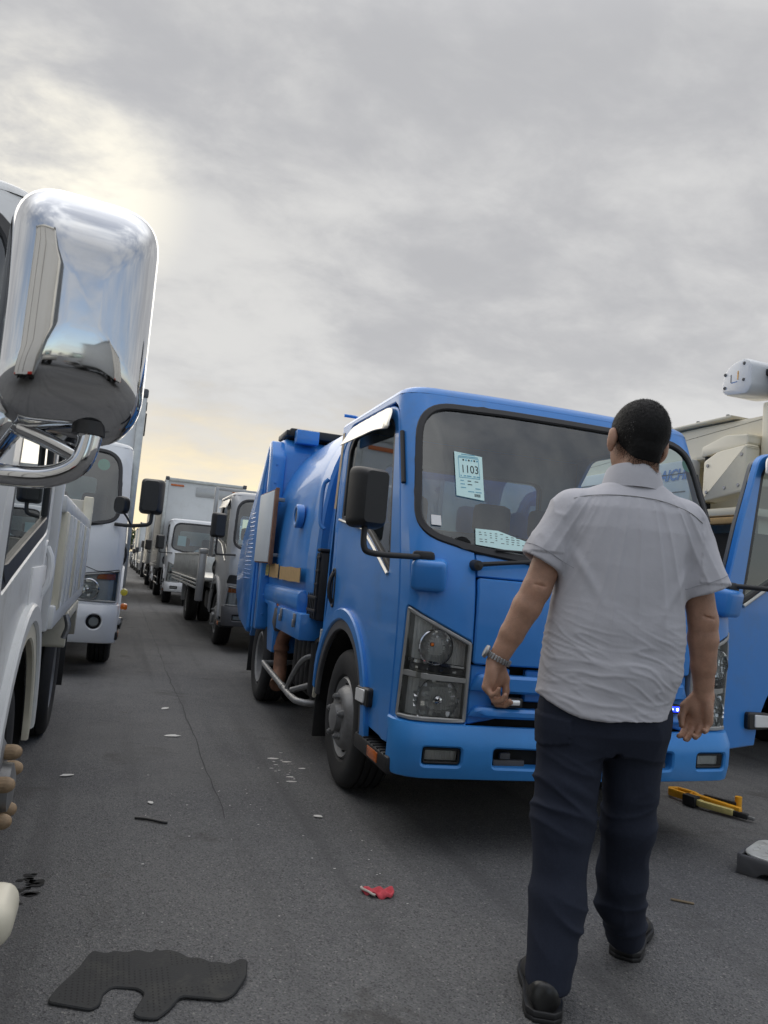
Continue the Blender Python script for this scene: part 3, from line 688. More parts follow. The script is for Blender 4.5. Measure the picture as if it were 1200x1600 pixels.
        if style == 'elf':
            B = MB(); c = S.map(np.array([sg * 0.706]), np.array([0.652]), np.array([-0.022]))[0]
            facets(B, c, 0.108, 0.094, 11, 9, 0, 31 + sg, 0.55); B.lathe([(0.096, -0.002), (0.094, -0.004), (0.092, 0.03)], (c[0], c[1] - 0.004, c[2]), 'y', 34, 1, cap=False)
            B.lathe([(0.0, -0.030), (0.011, -0.028), (0.019, -0.014), (0.021, 0.0), (0.016, 0.012)], (c[0], c[1] - 0.004, c[2]), 'y', 18, 1); B.build('reflector', ['facet', 'chrome'], ho, sharp=8)
            B = MB(); c = S.map(np.array([sg * 0.735]), np.array([0.875]), np.array([-0.020]))[0]
            facets(B, c, 0.074, 0.074, 13, 13, 0, 51 + sg, 0.40); B.lathe([(0.080, -0.006), (0.075, -0.010), (0.074, 0.02)], (c[0], c[1] - 0.002, c[2]), 'y', 34, 1, cap=False); B.build('turn_reflector', ['facet', 'chrome'], ho, sharp=8)
            B = MB(); B.box((c[0] - 0.020, c[1] - 0.010, c[2] + 0.012), (0.018, 0.014, 0.018), bev=0.005); B.build('turn_bulb', 'amber', ho)
            B = MB(); patch(B, S, rpoly([(sg * 0.875, 0.806), (sg * 0.592, 0.786), (sg * 0.592, 0.800), (sg * 0.875, 0.824)][::(1 if sg > 0 else -1)], 0.003), [], -0.018, 0.02, 0.05, 0.003, 0)
            patch(B, S, rpoly([(sg * 0.875, 0.775), (sg * 0.592, 0.756), (sg * 0.592, 0.784), (sg * 0.875, 0.804)][::(1 if sg > 0 else -1)], 0.003), [], -0.024, 0.02, 0.05, 0.002, 1)
            for t in (0.64, 0.70, 0.76, 0.82):
                z = 0.772 + (t - 0.64) * 0.07; patch(B, S, rrect(sg * t, z, 0.018, 0.010, 0.003), [], -0.019, 0.012, 0.05, 0.001, 0)
            B.build('position_lamp_strip', ['chrome', 'grey'], ho)
        else:
            B = MB(); rx = 0.64 if style == 'hino' else 0.64; rz = 0.752 if style == 'hino' else 0.70; c = S.map(np.array([sg * rx]), np.array([rz]), np.array([-0.012]))[0]
            for o_, rd in ((0.0, 0.086), (-0.16 * sg, 0.06)):
                cc_ = (c[0] + o_, c[1], c[2] - (0.015 if o_ else 0)); facets(B, cc_, rd, rd, 8, 7, 0, int(77 + o_ * 100), 0.6); B.lathe([(rd * 1.12, -0.012), (rd * 1.02, -0.016), (rd * 1.02, 0.03)], cc_, 'y', 24, 1, cap=False)
                B.lathe([(0.0, -0.026), (0.012, -0.022), (0.016, 0.0)], cc_, 'y', 12, 1)
            B.build('reflector', ['facet', 'chrome'], ho, sharp=8)
            B = MB(); zz = (0.845, 0.90) if style == 'hino' else (0.77, 0.83)
            patch(B, S, rpoly([(sg * 0.88, zz[0]), (sg * 0.70, zz[0]), (sg * 0.72, zz[1] - 0.01), (sg * 0.88, zz[1])][::(1 if sg > 0 else -1)], 0.01), [], -0.012, 0.02, 0.05, 0.003); B.build('turn_lamp', 'amber', ho)
    # --- bumper with lamp and tow-hook openings
    bm_, bz0, bz1 = bumper; BS = CabSurf(hw + 0.012, r + 0.03, bow, [(bz0 - 0.05, 0.05), (bz0, 0.03), (bz0 + 0.04, 0.006), (bz1 - 0.05, 0.0), (bz1 - 0.02, 0.012), (bz1, 0.045), (bz1 + 0.05, 0.09)])
    ub = BS.U1 + 0.03; Bp = MB(); hz = (bz0 + bz1) / 2 - 0.022
    holes = []
    if style in ('elf', 'old'):
        for sg in (-1, 1): holes += [rrect(sg * 0.69, hz + 0.005, 0.175, 0.078, 0.018), rpoly([(sg * 0.46, hz - 0.035), (sg * 0.20, hz - 0.038), (sg * 0.20, hz + 0.045), (sg * 0.46, hz + 0.048)][::(-1 if sg > 0 else 1)], 0.02)]
    else:
        for sg in (-1, 1): holes += [circ(sg * 0.72, bz0 + 0.19, 0.065, 24)]
    patch(Bp, BS, rpoly([(-ub, bz0, 0.02), (ub, bz0, 0.02), (ub, bz1, 0.02), (-ub, bz1, 0.02)]), holes, 0, 0.055, 0.05 if grid < 0.08 else 0.08, 0.008)
    bo = Bp.build('bumper', bm_, parent, sharp=35); P['bumper'] = bo
    k = MB(); patch(k, BS, [(-ub + 0.05, bz0 + 0.02), (ub - 0.05, bz0 + 0.02), (ub - 0.05, bz1 - 0.02), (-ub + 0.05, bz1 - 0.02)], [], -0.06, 0.01, 0.12, 0); k.build('bumper_backing', 'dark', bo)
    for sg in (-1, 1):
        fpo = rrect(sg * 0.69, hz + 0.005, 0.166, 0.070, 0.015) if style in ('elf', 'old') else circ(sg * 0.72, bz0 + 0.19, 0.05, 24)
        f = MB(); patch(f, BS, fpo, [inset(fpo, 0.010)], -0.012, 0.03, 0.05, 0.003, 0); patch(f, BS, inset(fpo, 0.006), [], -0.035, 0.01, 0.04, 0, 1); patch(f, BS, inset(fpo, 0.008), [], -0.014, 0.003, 0.04, 0, 2)
        f.build('fog_lamp', ['black', 'reflector', 'lens'], bo)
        if style == 'elf':
            t = MB(); p = BS.map(np.array([sg * 0.37]), np.array([hz - 0.005]), np.array([-0.045]))[0]
            t.box((p[0], p[1], p[2] - 0.018), (0.15, 0.02, 0.030), bev=0.004); t.box((p[0] - 0.02, p[1], p[2] + 0.014), (0.05, 0.02, 0.028), bev=0.004); t.build('tow_bracket', 'grey', bo)
    # --- doors
    for sg in (-1, 1):
        A = wheel_y; ar = 0.53
        low = [(y, z) for y, z in arch(A, 0.37, ar, 28, 172) if y < dr and z > 0.43]
        outl = [(0.245, 0.43, 0.02), (0.275, 1.2, 0.0), (0.40, 1.6, 0.0), (0.555, 1.985, 0.10), (0.66, 2.03, 0.06), (1.42, 2.042, 0.06), (dr, 1.90, 0.08), (dr, low[0][1], 0)] + [(y, z, 0) for y, z in low]
        if low[-1][0] > 0.62: outl.append((low[-1][0] - 0.005, 0.43, 0))
        dp = rpoly([(us(y, z) * sg, z, q) for y, z, q in outl], 0.0, 5)
        wn_ = [(0.43, 1.175, 0.03), (0.585, 1.925, 0.10), (0.70, 1.975, 0.05), (1.38, 1.985, 0.06), (1.475, 1.90, 0.05), (1.46, 1.475, 0.03), (0.90, 1.40, 0.10)]
        if side_win: wn_ = side_win
        wp = rpoly([(us(y, z) * sg, z, q) for y, z, q in wn_], 0.03, 5)
        D = MB(); patch(D, S, dp, [wp], 0.0, 0.035, grid, 0.007)
        parts = []
        def bd(mb, name, mats, par, sharp=35):
            if open_left is not None and sg == 1: mb.xf(open_left)
            return mb.build(name, mats, par, sharp)
        if doorbits: patch(D, S, inset(dp, 0.03), [inset(wp, -0.03)], -0.06, 0.02, 0.16, 0.0, 1)   # inner card
        do = bd(D, 'door', [mat, 'trim'], parent); P.setdefault('door', {})[sg] = do
        G = MB(); patch(G, S, inset(wp, -0.004), [inset(wp, sealw)], -0.004, 0.025, grid, 0.004, 0); patch(G, S, inset(wp, 0.02), [], -0.016, 0.004, grid, 0, 1)
        bd(G, 'window', [seal, 'glass_dark'], do)
        if visor:
            V = MB(); vp = rpoly([(us(0.50, 1.86) * sg, 1.875, 0.04), (us(0.57, 1.985) * sg, 1.99, 0.06), (us(0.70, 2.025) * sg, 2.022, 0.05), (us(1.40, 2.03) * sg, 2.03, 0.05), (us(1.52, 1.93) * sg, 1.925, 0.03), (us(1.45, 1.925) * sg, 1.925, 0.05), (us(0.75, 1.91) * sg, 1.905, 0.1)], 0.05, 5)
            patch(V, S, vp, [], 0.0, 0.006, 0.06, 0.003, dfun=lambda u, z: 0.012 + 0.045 * np.clip((2.03 - z) / 0.12, 0, 1)); bd(V, 'window_visor', 'satin', do, 50)
        if doorbits:
            tr = MB(); tp = [(1.47, 1.462), (0.90, 1.385), (0.43, 1.155), (0.435, 1.19), (0.90, 1.418), (1.465, 1.492)]
            q = S.map(np.array([us(y, z) * sg for y, z in [(1.465, 1.472), (1.2, 1.437), (0.93, 1.40), (0.72, 1.31), (0.55, 1.23), (0.43, 1.172)]]), np.array([1.472, 1.437, 1.40, 1.31, 1.23, 1.172]), np.full(6, 0.006))
            tr.tube([tuple(a) for a in q], 0.009, 8); bd(tr, 'window_trim', 'satin', do)
        hd = MB(); yh = 1.455; u0 = us(yh, 1.06) * sg
        patch(hd, S, rrect(u0, 1.065, 0.07, 0.235, 0.03), [rrect(u0, 1.065, 0.045, 0.205, 0.02)], 0.007, 0.02, 0.05, 0.004, 0); patch(hd, S, rrect(u0, 1.065, 0.05, 0.21, 0.02), [], -0.01, 0.005, 0.05, 0, 0)
        q = S.map(np.full(6, u0), np.linspace(0.975, 1.155, 6), np.array([0.004, 0.022, 0.028, 0.028, 0.022, 0.004])); hd.tube([tuple(a) for a in q], 0.013, 8)
        bd(hd, 'door_handle', handle, do)
        if style == 'elf' and doorbits:
            ml = MB(); y0, y1 = 0.50, 0.70; uc = us(0.60, 0.575) * sg
            patch(ml, S, rpoly([(us(y0, .575) * sg, 0.535), (us(y1, .575) * sg, 0.53), (us(y1, .575) * sg, 0.615), (us(y0, .575) * sg, 0.625)][::sg], 0.02), [], 0.028, 0.03, 0.05, 0.008, 0)
            patch(ml, S, rpoly([(us(y0 + 0.05, .575) * sg, 0.547), (us(y1 - 0.012, .575) * sg, 0.542), (us(y1 - 0.012, .575) * sg, 0.603), (us(y0 + 0.05, .575) * sg, 0.612)][::sg], 0.01), [], 0.034, 0.01, 0.05, 0.003, 1)
            bd(ml, 'side_marker_lamp', ['black', 'reflector'], do)
        # wheel-arch lip: body-coloured flare and plastic inner lip
        fo = arch(A, 0.37, ar + 0.065, 8, 178, 26) + arch(A, 0.37, ar, 178, 8, 26); fi = arch(A, 0.37, ar + 0.002, 5, 180, 26) + arch(A, 0.37, ar - 0.055, 180, 5, 26)
        fo = [(min(y, L - 0.004), z) for y, z in fo]
        F = MB(); patch(F, S, [(us(y, z) * sg, z) for y, z in fo], [], 0.024, 0.03, 0.08, 0.008); F.build('wheel_arch', mat, body)
        F = MB(); patch(F, S, [(us(y, z) * sg, z) for y, z in fi], [], 0.014, 0.025, 0.08, 0.006); F.build('arch_lip', archm, body)
        if not step: continue
        st = MB(); stp = [(0.19, 0.31), (0.70, 0.31), (0.70, 0.395), (0.19, 0.395)]
        st.box((sg * (hw - 0.07), 0.42, 0.355), (0.19, 0.52, 0.075), bev=0.015)
        for k2 in range(9): st.box((sg * (hw - 0.03), 0.22 + k2 * 0.052, 0.394), (0.10, 0.012, 0.008), bev=0.002)
        so = st.build('cab_step', 'black', parent)
        rf = MB(); rf.box((sg * (hw + 0.026), 0.36, 0.357), (0.006, 0.15, 0.045), bev=0.002); rf.build('step_reflector', 'orange', so)
    # sill and floor
    f = MB(); f.box((0, L / 2 + 0.1, 0.60), (hw * 1.5, L - 0.35, 0.05)); f.box((0, 0.42, 0.50), (hw * 1.66, 0.42, 0.08)); f.box((0, 1.1, 0.44), (0.75, 1.5, 0.32)); f.build('cab_floor', 'dark', body)
    if interior:
        i = MB(); i.box((0, 0.40, 1.05), (hw * 1.86, 0.42, 0.32), bev=0.06, mi=1); i.box((0, 0.33, 1.24), (hw * 1.7, 0.34, 0.06), bev=0.02, mi=1); i.box((hw * -0.45, 0.50, 1.27), (0.34, 0.16, 0.08), bev=0.03, mi=1); i.build('dashboard', ['trim', 'grey'], body)
        i = MB(); i.box((0, 1.10, 2.045), (hw * 1.6, 0.85, 0.02)); ip = Plane((0, L - 0.05, 0), (1, 0, 0), (0, 0, 1)); patch(i, ip, [(-hw * 0.955, 0.62), (hw * 0.955, 0.62), (hw * 0.955, 2.05), (-hw * 0.955, 2.05)], [rrect(0, 1.68, 1.14, 0.40, 0.08)], 0, 0.02, 0.3, 0); i.build('cab_lining', 'trim', body)
        for sx, sw in ((-0.42, 0.50), (0.36, 0.80)):
            i = MB(); i.box((sx, 1.15, 0.86), (sw, 0.52, 0.16), bev=0.05); i.box((sx, 1.47, 1.20), (sw, 0.14, 0.58), Matrix.Rotation(R(-10), 3, 'X'), 0.06)
            i.build('seat', 'seat', body)
            for hx_ in ((sx,) if sw < 0.6 else (sx + 0.2, sx - 0.2)):
                i = MB(); i.box((hx_, 1.53, 1.585), (0.26, 0.10, 0.20), bev=0.045); i.build('headrest', 'seat', body)
        i = MB(); c = Vector((-0.42, 0.72, 1.22)); rot = Matrix.Rotation(R(-58), 3, 'X'); ring = [tuple(c + rot @ Vector((0.2 * math.cos(a), 0.2 * math.sin(a), 0))) for a in np.linspace(0, 2 * math.pi, 25)[:-1]]
        i.tube(ring, 0.014, 8, closed=True); i.tube([tuple(c + rot @ Vector((-0.19, 0, 0))), tuple(c + rot @ Vector((0, 0, -0.03))), tuple(c + rot @ Vector((0.19, 0, 0)))], 0.016, 8); i.tube([tuple(c + rot @ Vector((0, 0, -0.03))), tuple(c + rot @ Vector((0, 0, -0.3)))], 0.03, 8); i.build('steering_wheel', 'black', body)
    for sg in (-1, 1): make_wheel(parent, sg * (hw - (wheel or {}).get('inset', 0.035)), wheel_y, sg, kind='front', cheap=(grid > 0.13), **{k_: v_ for k_, v_ in (wheel or {}).items() if k_ != 'inset'})
    # inner wheel wells
    k = MB()
    for sg in (-1, 1): k.add([(sg * (hw - 0.30), wheel_y + 0.52 * math.cos(a) + 0.0, 0.37 + 0.47 * math.sin(a)) for a in np.linspace(0.0, math.pi, 14)] + [(sg * (hw - 0.02), wheel_y + 0.52 * math.cos(a), 0.37 + 0.47 * math.sin(a)) for a in np.linspace(0.0, math.pi, 14)], [(q, q + 1, 15 + q, 14 + q) for q in range(13)])
    k.box((0, wheel_y, 0.40), (hw * 1.3, 0.14, 0.12)); k.build('wheel_well', 'dark', body)
    return P
def standard_mirrors(parent, S, hw, sides=(-1, 1), mat='black', out=0.20, zc=1.48, size=(0.165, 0.10, 0.265), y=0.02, mount=None):
    for sg in sides:
        p = S.map(np.array([sg * 0.80]), np.array([1.255]), np.array([0.01]))[0]
        c = (sg * (hw + out), y, zc)
        make_mirror(parent, c, size, [tuple(p), (p[0] + sg * 0.13, p[1] - 0.07, 1.252), (c[0] - sg * 0.03, y + 0.0, 1.25), (c[0] + sg * 0.01, y + 0.0, 1.275), (c[0] + sg * 0.012, y + 0.01, zc - size[2] * 0.42)], R(sg * -12), mat)

# ---------------------------------------------------------------- ground
def ground_mat():
    m = bpy.data.materials.new('asphalt'); m.use_nodes = True; t = m.node_tree; b = t.nodes['Principled BSDF']
    def N(ty, **k):
        n = t.nodes.new(ty)
        for a, c in k.items(): setattr(n, a, c)
        return n
    L = t.links.new
    tcn = N('ShaderNodeTexCoord')
    def noise(sc, det, ro, dist=0.0):
        n = N('ShaderNodeTexNoise'); n.inputs['Scale'].default_value = sc; n.inputs['Detail'].default_value = det; n.inputs['Roughness'].default_value = ro; n.inputs['Distortion'].default_value = dist
        L(tcn.outputs['Object'], n.inputs['Vector']); return n.outputs['Fac']
    def rng_(x, a, c, lo=0.0, hi=1.0):
        n = N('ShaderNodeMapRange'); n.inputs[1].default_value = a; n.inputs[2].default_value = c; n.inputs[3].default_value = lo; n.inputs[4].default_value = hi; L(x, n.inputs[0]); return n.outputs[0]
    def mixc(f, a, c):
        n = N('ShaderNodeMix', data_type='RGBA'); L(f, n.inputs[0])
        for i, x in ((6, a), (7, c)):
            if isinstance(x, tuple): n.inputs[i].default_value = (*x, 1)
            else: L(x, n.inputs[i])
        return n.outputs[2]
    c = mixc(rng_(noise(0.5, 7, 0.6), 0.35, 0.65), (0.112, 0.112, 0.116), (0.158, 0.157, 0.155))
    vor = N('ShaderNodeTexVoronoi'); vor.inputs['Scale'].default_value = 190; L(tcn.outputs['Object'], vor.inputs['Vector'])
    g = N('ShaderNodeSeparateColor'); L(vor.outputs['Color'], g.inputs[0])
    c = mixc(rng_(g.outputs[0], 0.55, 1.0, 0, 0.75), c, (0.21, 0.206, 0.198))           # pale aggregate
    c = mixc(rng_(g.outputs[1], 0.6, 1.0, 0, 0.7), c, (0.036, 0.036, 0.038))              # dark binder
    c = mixc(rng_(g.outputs[2], 0.988, 0.99, 0, 0.75), c, (0.30, 0.29, 0.27))           # bright chips
    c = mixc(rng_(noise(1.7, 5, 0.7, 0.6), 0.58, 0.70, 0, 0.75), c, (0.070, 0.066, 0.061))     # oil and tyre stains
    c = mixc(rng_(noise(2.6, 4, 0.6), 0.66, 0.75, 0, 0.4), c, (0.11, 0.09, 0.066))       # rust-brown stains
    mp = N('ShaderNodeMapping'); mp.inputs['Scale'].default_value = (5.5, 0.16, 1); L(tcn.outputs['Object'], mp.inputs[0])     # tyre-polished tracks along the lane
    tn = N('ShaderNodeTexNoise'); tn.inputs['Scale'].default_value = 1.0; tn.inputs['Detail'].default_value = 5; L(mp.outputs[0], tn.inputs['Vector'])
    c = mixc(rng_(tn.outputs['Fac'], 0.52, 0.68, 0, 0.55), c, (0.080, 0.079, 0.080))
    c = mixc(rng_(noise(0.28, 3, 0.5, 0.3), 0.55, 0.60, 0, 0.3), c, (0.155, 0.152, 0.146))   # patched areas
    L(c, b.inputs['Base Color'])
    L(rng_(noise(3, 4, 0.6), 0.3, 0.7, 0.75, 0.95), b.inputs['Roughness']); b.inputs['Specular IOR Level'].default_value = 0.35
    bp = N('ShaderNodeBump'); bp.inputs['Distance'].default_value = 0.004; bp.inputs['Strength'].default_value = 0.9
    ad = N('ShaderNodeMath', operation='ADD'); L(vor.outputs['Distance'], ad.inputs[0]); L(noise(60, 4, 0.6), ad.inputs[1]); L(ad.outputs[0], bp.inputs['Height']); L(bp.outputs[0], b.inputs['Normal'])
    return m
M['asphalt'] = ground_mat()
g = MB(); g.add([(-400, -300, 0), (400, -300, 0), (400, 900, 0), (-400, 900, 0)], [(0, 1, 2, 3)]); go = g.build('ground', 'asphalt'); go['kind'] = 'structure'

# ---------------------------------------------------------------- the blue refuse truck
BT = thing('garbage_truck', 'bright blue rear-loading garbage truck with numbered sheet 1103 behind its windscreen', 'garbage truck', (2.066, 2.97, 0), R(-1.4))
hx_, hy_ = 0.868, 0.26
OPEN = Matrix.Translation((hx_ + 0.015, hy_ - 0.03, 0)) @ Matrix.Rotation(R(-74), 4, 'Z') @ Matrix.Translation((-hx_, -hy_, 0))
P = build_cab(BT, 'blue', hw=0.868, grid=0.065, open_left=OPEN)
BS_ = P['S']
standard_mirrors(BT, BS_, 0.875, (-1,), out=0.235, zc=1.478, size=(0.163, 0.105, 0.255), y=0.015)
# left mirror stays on the nose, in front of the open door
make_mirror(BT, (1.36, -0.02, 1.50), (0.17, 0.11, 0.262), [tuple(BS_.map(np.array([0.80]), np.array([1.265]), np.array([0.01]))[0]), (0.98, 0.03, 1.266), (1.30, -0.02, 1.262), (1.36, -0.02, 1.285), (1.362, -0.01, 1.40)], R(-12))
for sg in (-1, 1):
    m = MB(); m.box((0, 0, 0), (0.155, 0.13, 0.135), Matrix.Rotation(R(10), 3, 'X'), 0.025, seg=3); m.xf(Matrix.Translation((sg * 0.785, 0.115, 1.185)) @ Matrix.Rotation(R(sg * 24), 4, 'Z')); m.build('mirror_bracket', 'blue', P['body'])
    m = MB(); p = BS_.map(np.array([sg * 0.80]), np.array([1.255]), np.array([0.0]))[0]; m.box(tuple(p + np.array([sg * 0.02, -0.02, 0.004])), (0.10, 0.06, 0.05), Matrix.Rotation(R(sg * 20), 3, 'Z'), 0.018); m.build('arm_socket', 'black', P['body'])
    # hinge strip beside the windscreen pillar
    m = MB(); q = BS_.map(np.full(5, sg * BS_.u_side(0.33, 1.55)), np.linspace(1.60, 1.86, 5), np.full(5, 0.008)); m.tube([tuple(a) for a in q], 0.012, 8); m.build('pillar_hinge_cover', 'black', P['body'])
# papers and stickers on the glass
def sheet(poly_or_rect, name, mats, par, d, S=BS_, extra=None, bow=0.0):
    m = MB(); patch(m, S, poly_or_rect, [], d, 0.0012, 0.05, 0, 0, dfun=(lambda u, z: bow * np.sin(z * 40)) if bow else None)
    if extra: extra(m)
    return m.build(name, mats, par, 60, recalc=False)
def lot_sheet(m):
    x0, z0 = -0.569, 1.668; d = 0.0020
    put_text(m, BS_, '1103', x0 + 0.004, z0 + 0.025, 0.056, d, 1, sx=0.82)
    for zz, w_ in ((0.098, 0.07), (0.088, 0.10)): flat_rect(m, BS_, x0 - w_ / 2, z0 + zz, x0 + w_ / 2, z0 + zz + 0.004, d, 2)
    for k in range(6): flat_rect(m, BS_, x0 - 0.03 + k * 0.014, z0 + 0.068, x0 - 0.022 + k * 0.014, z0 + 0.076, d, 2 if k % 2 else 1)
    for (a, b_, c, e) in ((-0.052, -0.018, 0.052, -0.015), (-0.052, 0.082, 0.052, 0.085), (-0.052, -0.018, -0.0495, 0.085), (0.0495, -0.018, 0.052, 0.085)): flat_rect(m, BS_, x0 + a, z0 + b_, x0 + c, z0 + e, d, 2)
    for k in range(6):
        w_ = 0.006 + 0.006 * (k % 3); flat_rect(m, BS_, x0 - 0.045 + k * 0.016, z0 - 0.01, x0 - 0.045 + k * 0.016 + w_, z0 - 0.005, d, 2)
    for r_ in range(4):
        for k in range(3):
            if (r_ + k) % 4 == 3: continue
            flat_rect(m, BS_, x0 - 0.048 + k * 0.036, z0 - 0.034 - r_ * 0.017, x0 - 0.03 + k * 0.036 + 0.004 * r_, z0 - 0.030 - r_ * 0.017, d, 1 if r_ < 2 and k else 2)
    for k in range(10): flat_rect(m, BS_, x0 + 0.018 + k * 0.003, z0 - 0.106, x0 + 0.0195 + k * 0.003, z0 - 0.092, d, 1)
sheet([(-0.64, 1.56), (-0.504, 1.548), (-0.497, 1.766), (-0.638, 1.779)], 'lot_number_sheet', ['paper', 'ink', 'inkblue'], P['ws'], 0.0012, extra=lot_sheet)
def list_sheet(m):
    for r_ in range(5):
        for k in range(9):
            if rng.random() < 0.25: continue
            a = -0.545 + k * 0.026; flat_rect(m, BS_, a, 1.353 + r_ * 0.0105, a + 0.008 + 0.010 * rng.random(), 1.3555 + r_ * 0.0105, 0.0020, 1)
sheet([(-0.565, 1.338), (-0.30, 1.318), (-0.315, 1.375), (-0.45, 1.412), (-0.56, 1.412)], 'folded_list_sheet', ['paper', 'ink'], P['ws'], 0.0012, extra=list_sheet)
sheet(rrect(-0.745, 1.432, 0.046, 0.046, 0.002), 'blank_square_sticker', ['whitepaper'], P['ws'], 0.0012)
def kana(m): put_text(m, BS_, 'E', 0.327, 1.925, 0.028, -0.0128, 1, sx=-1.0)
sheet(rrect(0.325, 1.925, 0.042, 0.045, 0.002), 'small_pale_sticker', ['paper', 'ink'], P['ws'], -0.014, extra=kana)
sheet(circ(0.775, 1.90, 0.034, 24), 'round_green_sticker', ['green'], P['ws'], -0.014)
m = MB(); p = BS_.map(np.array([-0.63]), np.array([1.33]), np.array([-0.03]))[0]; m.lathe([(0.0, 0.02), (0.045, 0.02), (0.05, -0.02), (0, -0.02)], tuple(p), 'y', 20); m.build('sensor_housing', 'dark', P['ws'])
# marker lights between the grille bars
for x in (-0.40, 0.435):
    m = MB(); q = BS_.map(np.array([x]), np.array([0.664]), np.array([0.016]))[0]; m.box(tuple(q), (0.13, 0.05, 0.042), bev=0.006); o = m.build('marker_light', 'black', P['grille'])
    m2 = MB(); m2.box((q[0], q[1] - 0.026, q[2] + 0.002), (0.10, 0.012, 0.024), bev=0.006, mi=0)
    if x > 0:
        for k in (-1, 0, 1): m2.lathe([(0.0, -0.034), (0.007, -0.032), (0.008, -0.026)], (q[0] + k * 0.03, q[1], q[2] + 0.002), 'y', 10, 1)
    mo = m2.build('marker_face', ['ledblue', 'ledwhite'] if x > 0 else ['facet'], P['grille'])
# tape down the rear edge of the cab, tape over the door lamp
m = MB(); patch(m, BS_, [(-BS_.u_side(y, z), z) for y, z in [(1.605, 1.55), (1.655, 1.55), (1.655, 2.03), (1.605, 2.03)]], [], 0.003, 0.002, 0.08, 0); m.build('tape_strip', 'tan', P['body'])
# grab handle on the rear corner
m = MB(); m.tube(spath([(-0.90, 1.72, 1.42), (-0.925, 1.735, 1.46), (-0.93, 1.74, 1.58), (-0.925, 1.735, 1.70), (-0.90, 1.72, 1.74)]), 0.014, 8); m.build('grab_handle', 'blue', P['body'])

# --- refuse body
def sec(w, zb, zt, rb, k=1.0):
    return rpoly([(-w * 0.5, zb, 0), (w * 0.5, zb, 0), (w, zb, rb), (w * 1.005, zb + 0.55, 0.3), (w * 0.93, zt - 0.38, 0.35), (w * 0.60, zt, 0.30), (-w * 0.60, zt, 0.30), (-w * 0.93, zt - 0.38, 0.35), (-w * 1.005, zb + 0.55, 0.3), (-w, zb, rb)], 0.1, 6)
hb = MB(); rings = []
for y, w, zb, zt in ((1.80, 0.80, 0.95, 2.18), (1.83, 0.86, 0.90, 2.25), (1.88, 0.885, 0.885, 2.285), (2.10, 0.90, 0.88, 2.30), (2.13, 0.905, 0.88, 2.298), (2.17, 0.915, 0.875, 2.295), (3.0, 0.93, 0.875, 2.295), (3.56, 0.93, 0.875, 2.29)):
    rings.append([(x, y, z) for x, z in sec(w, zb, zt, 0.22)])
hb.loft(rings); HB = hb.build('hopper_body', 'blue', BT, sharp=40)
hb = MB(); rings = []
for y, o in ((1.82, 0.0), (1.835, 0.022), (2.06, 0.024), (2.085, 0.004)):
    rings.append([(x, y, z) for x, z in sec(0.888 + o, 0.89 - o, 2.285 + o, 0.22)])
hb.loft(rings); hb.build('front_hoop', 'blue', HB, sharp=30)
# round porthole
SPs = lambda x: Plane((x, 0, 0), (0, -1, 0), (0, 0, 1))
m = MB(); xp = -0.937; m.lathe([(0.085, xp + 0.02), (0.085, xp - 0.022), (0.078, xp - 0.03), (0.062, xp - 0.03), (0.056, xp - 0.016), (0.0, xp - 0.016)], (0, 2.38, 1.53), 'x', 32); po = m.build('porthole_ring', 'blue', HB, sharp=30)
m = MB(); m.lathe([(0.056, xp - 0.017), (0.05, xp - 0.020), (0.0, xp - 0.021)], (0, 2.38, 1.53), 'x', 24); m.build('porthole_glass', 'grey', po)
# sign board hung on the side
m = MB(); m.box((0, 0.33, 0), (0.020, 0.66, 0.60), bev=0.004, mi=0); m.box((-0.013, 0.335, 0), (0.008, 0.63, 0.58), bev=0.002, mi=1); m.box((0.004, -0.008, 0), (0.030, 0.022, 0.62), bev=0.003, mi=2)
m.xf(Matrix.Translation((-0.995, 3.12, 1.48)) @ Matrix.Rotation(R(1.5), 4, 'Z'))
for zz in (1.25, 1.70): m.box((-0.955, 3.17, zz), (0.08, 0.04, 0.03), bev=0.003, mi=3)
m.build('sign_board', ['rust', 'board', 'rust', 'steel'], HB)
# cardboard taped over the lettering
for y0, y1, z0, z1 in ((2.10, 2.86, 1.065, 1.165), (2.96, 3.34, 1.07, 1.18)):
    m = MB(); n_ = 9; rings = []
    for k in range(n_ + 1):
        y = y0 + (y1 - y0) * k / n_; wob = 0.0025 * math.sin(k * 1.1); xx = -0.945 - 0.004 * (k % 2)
        rings.append([(xx, y, z0 + wob), (xx - 0.004, y, z0 + wob), (xx - 0.006 + wob * 0.3, y, z1 - wob), (xx, y, z1 - wob)])
    m.loft(rings); m.build('cardboard_cover', 'card', HB, sharp=20)
for k in (0, 1):
    m = MB(); m.lathe([(0.048, -0.957), (0.048, -0.96), (0.040, -0.96), (0.040, -0.957)], (0, 3.39 + k * 0.07, 1.125), 'x', 24); m.lathe([(0.022, -0.957), (0.022, -0.96), (0.016, -0.96), (0.016, -0.957)], (0, 3.39 + k * 0.07, 1.125), 'x', 16); m.build('round_yellow_emblem', 'yellow_pale', HB)
# wide lower tray along the body
m = MB(); m.prism(rpoly([(-0.955, 0.86), (-0.80, 0.80), (0.80, 0.80), (0.955, 0.86), (0.955, 1.02), (-0.955, 1.02)], 0.06, 4), 2.1, 3.7, 'xz', bev=0.02); m.build('body_tray', 'blue', HB, sharp=35)
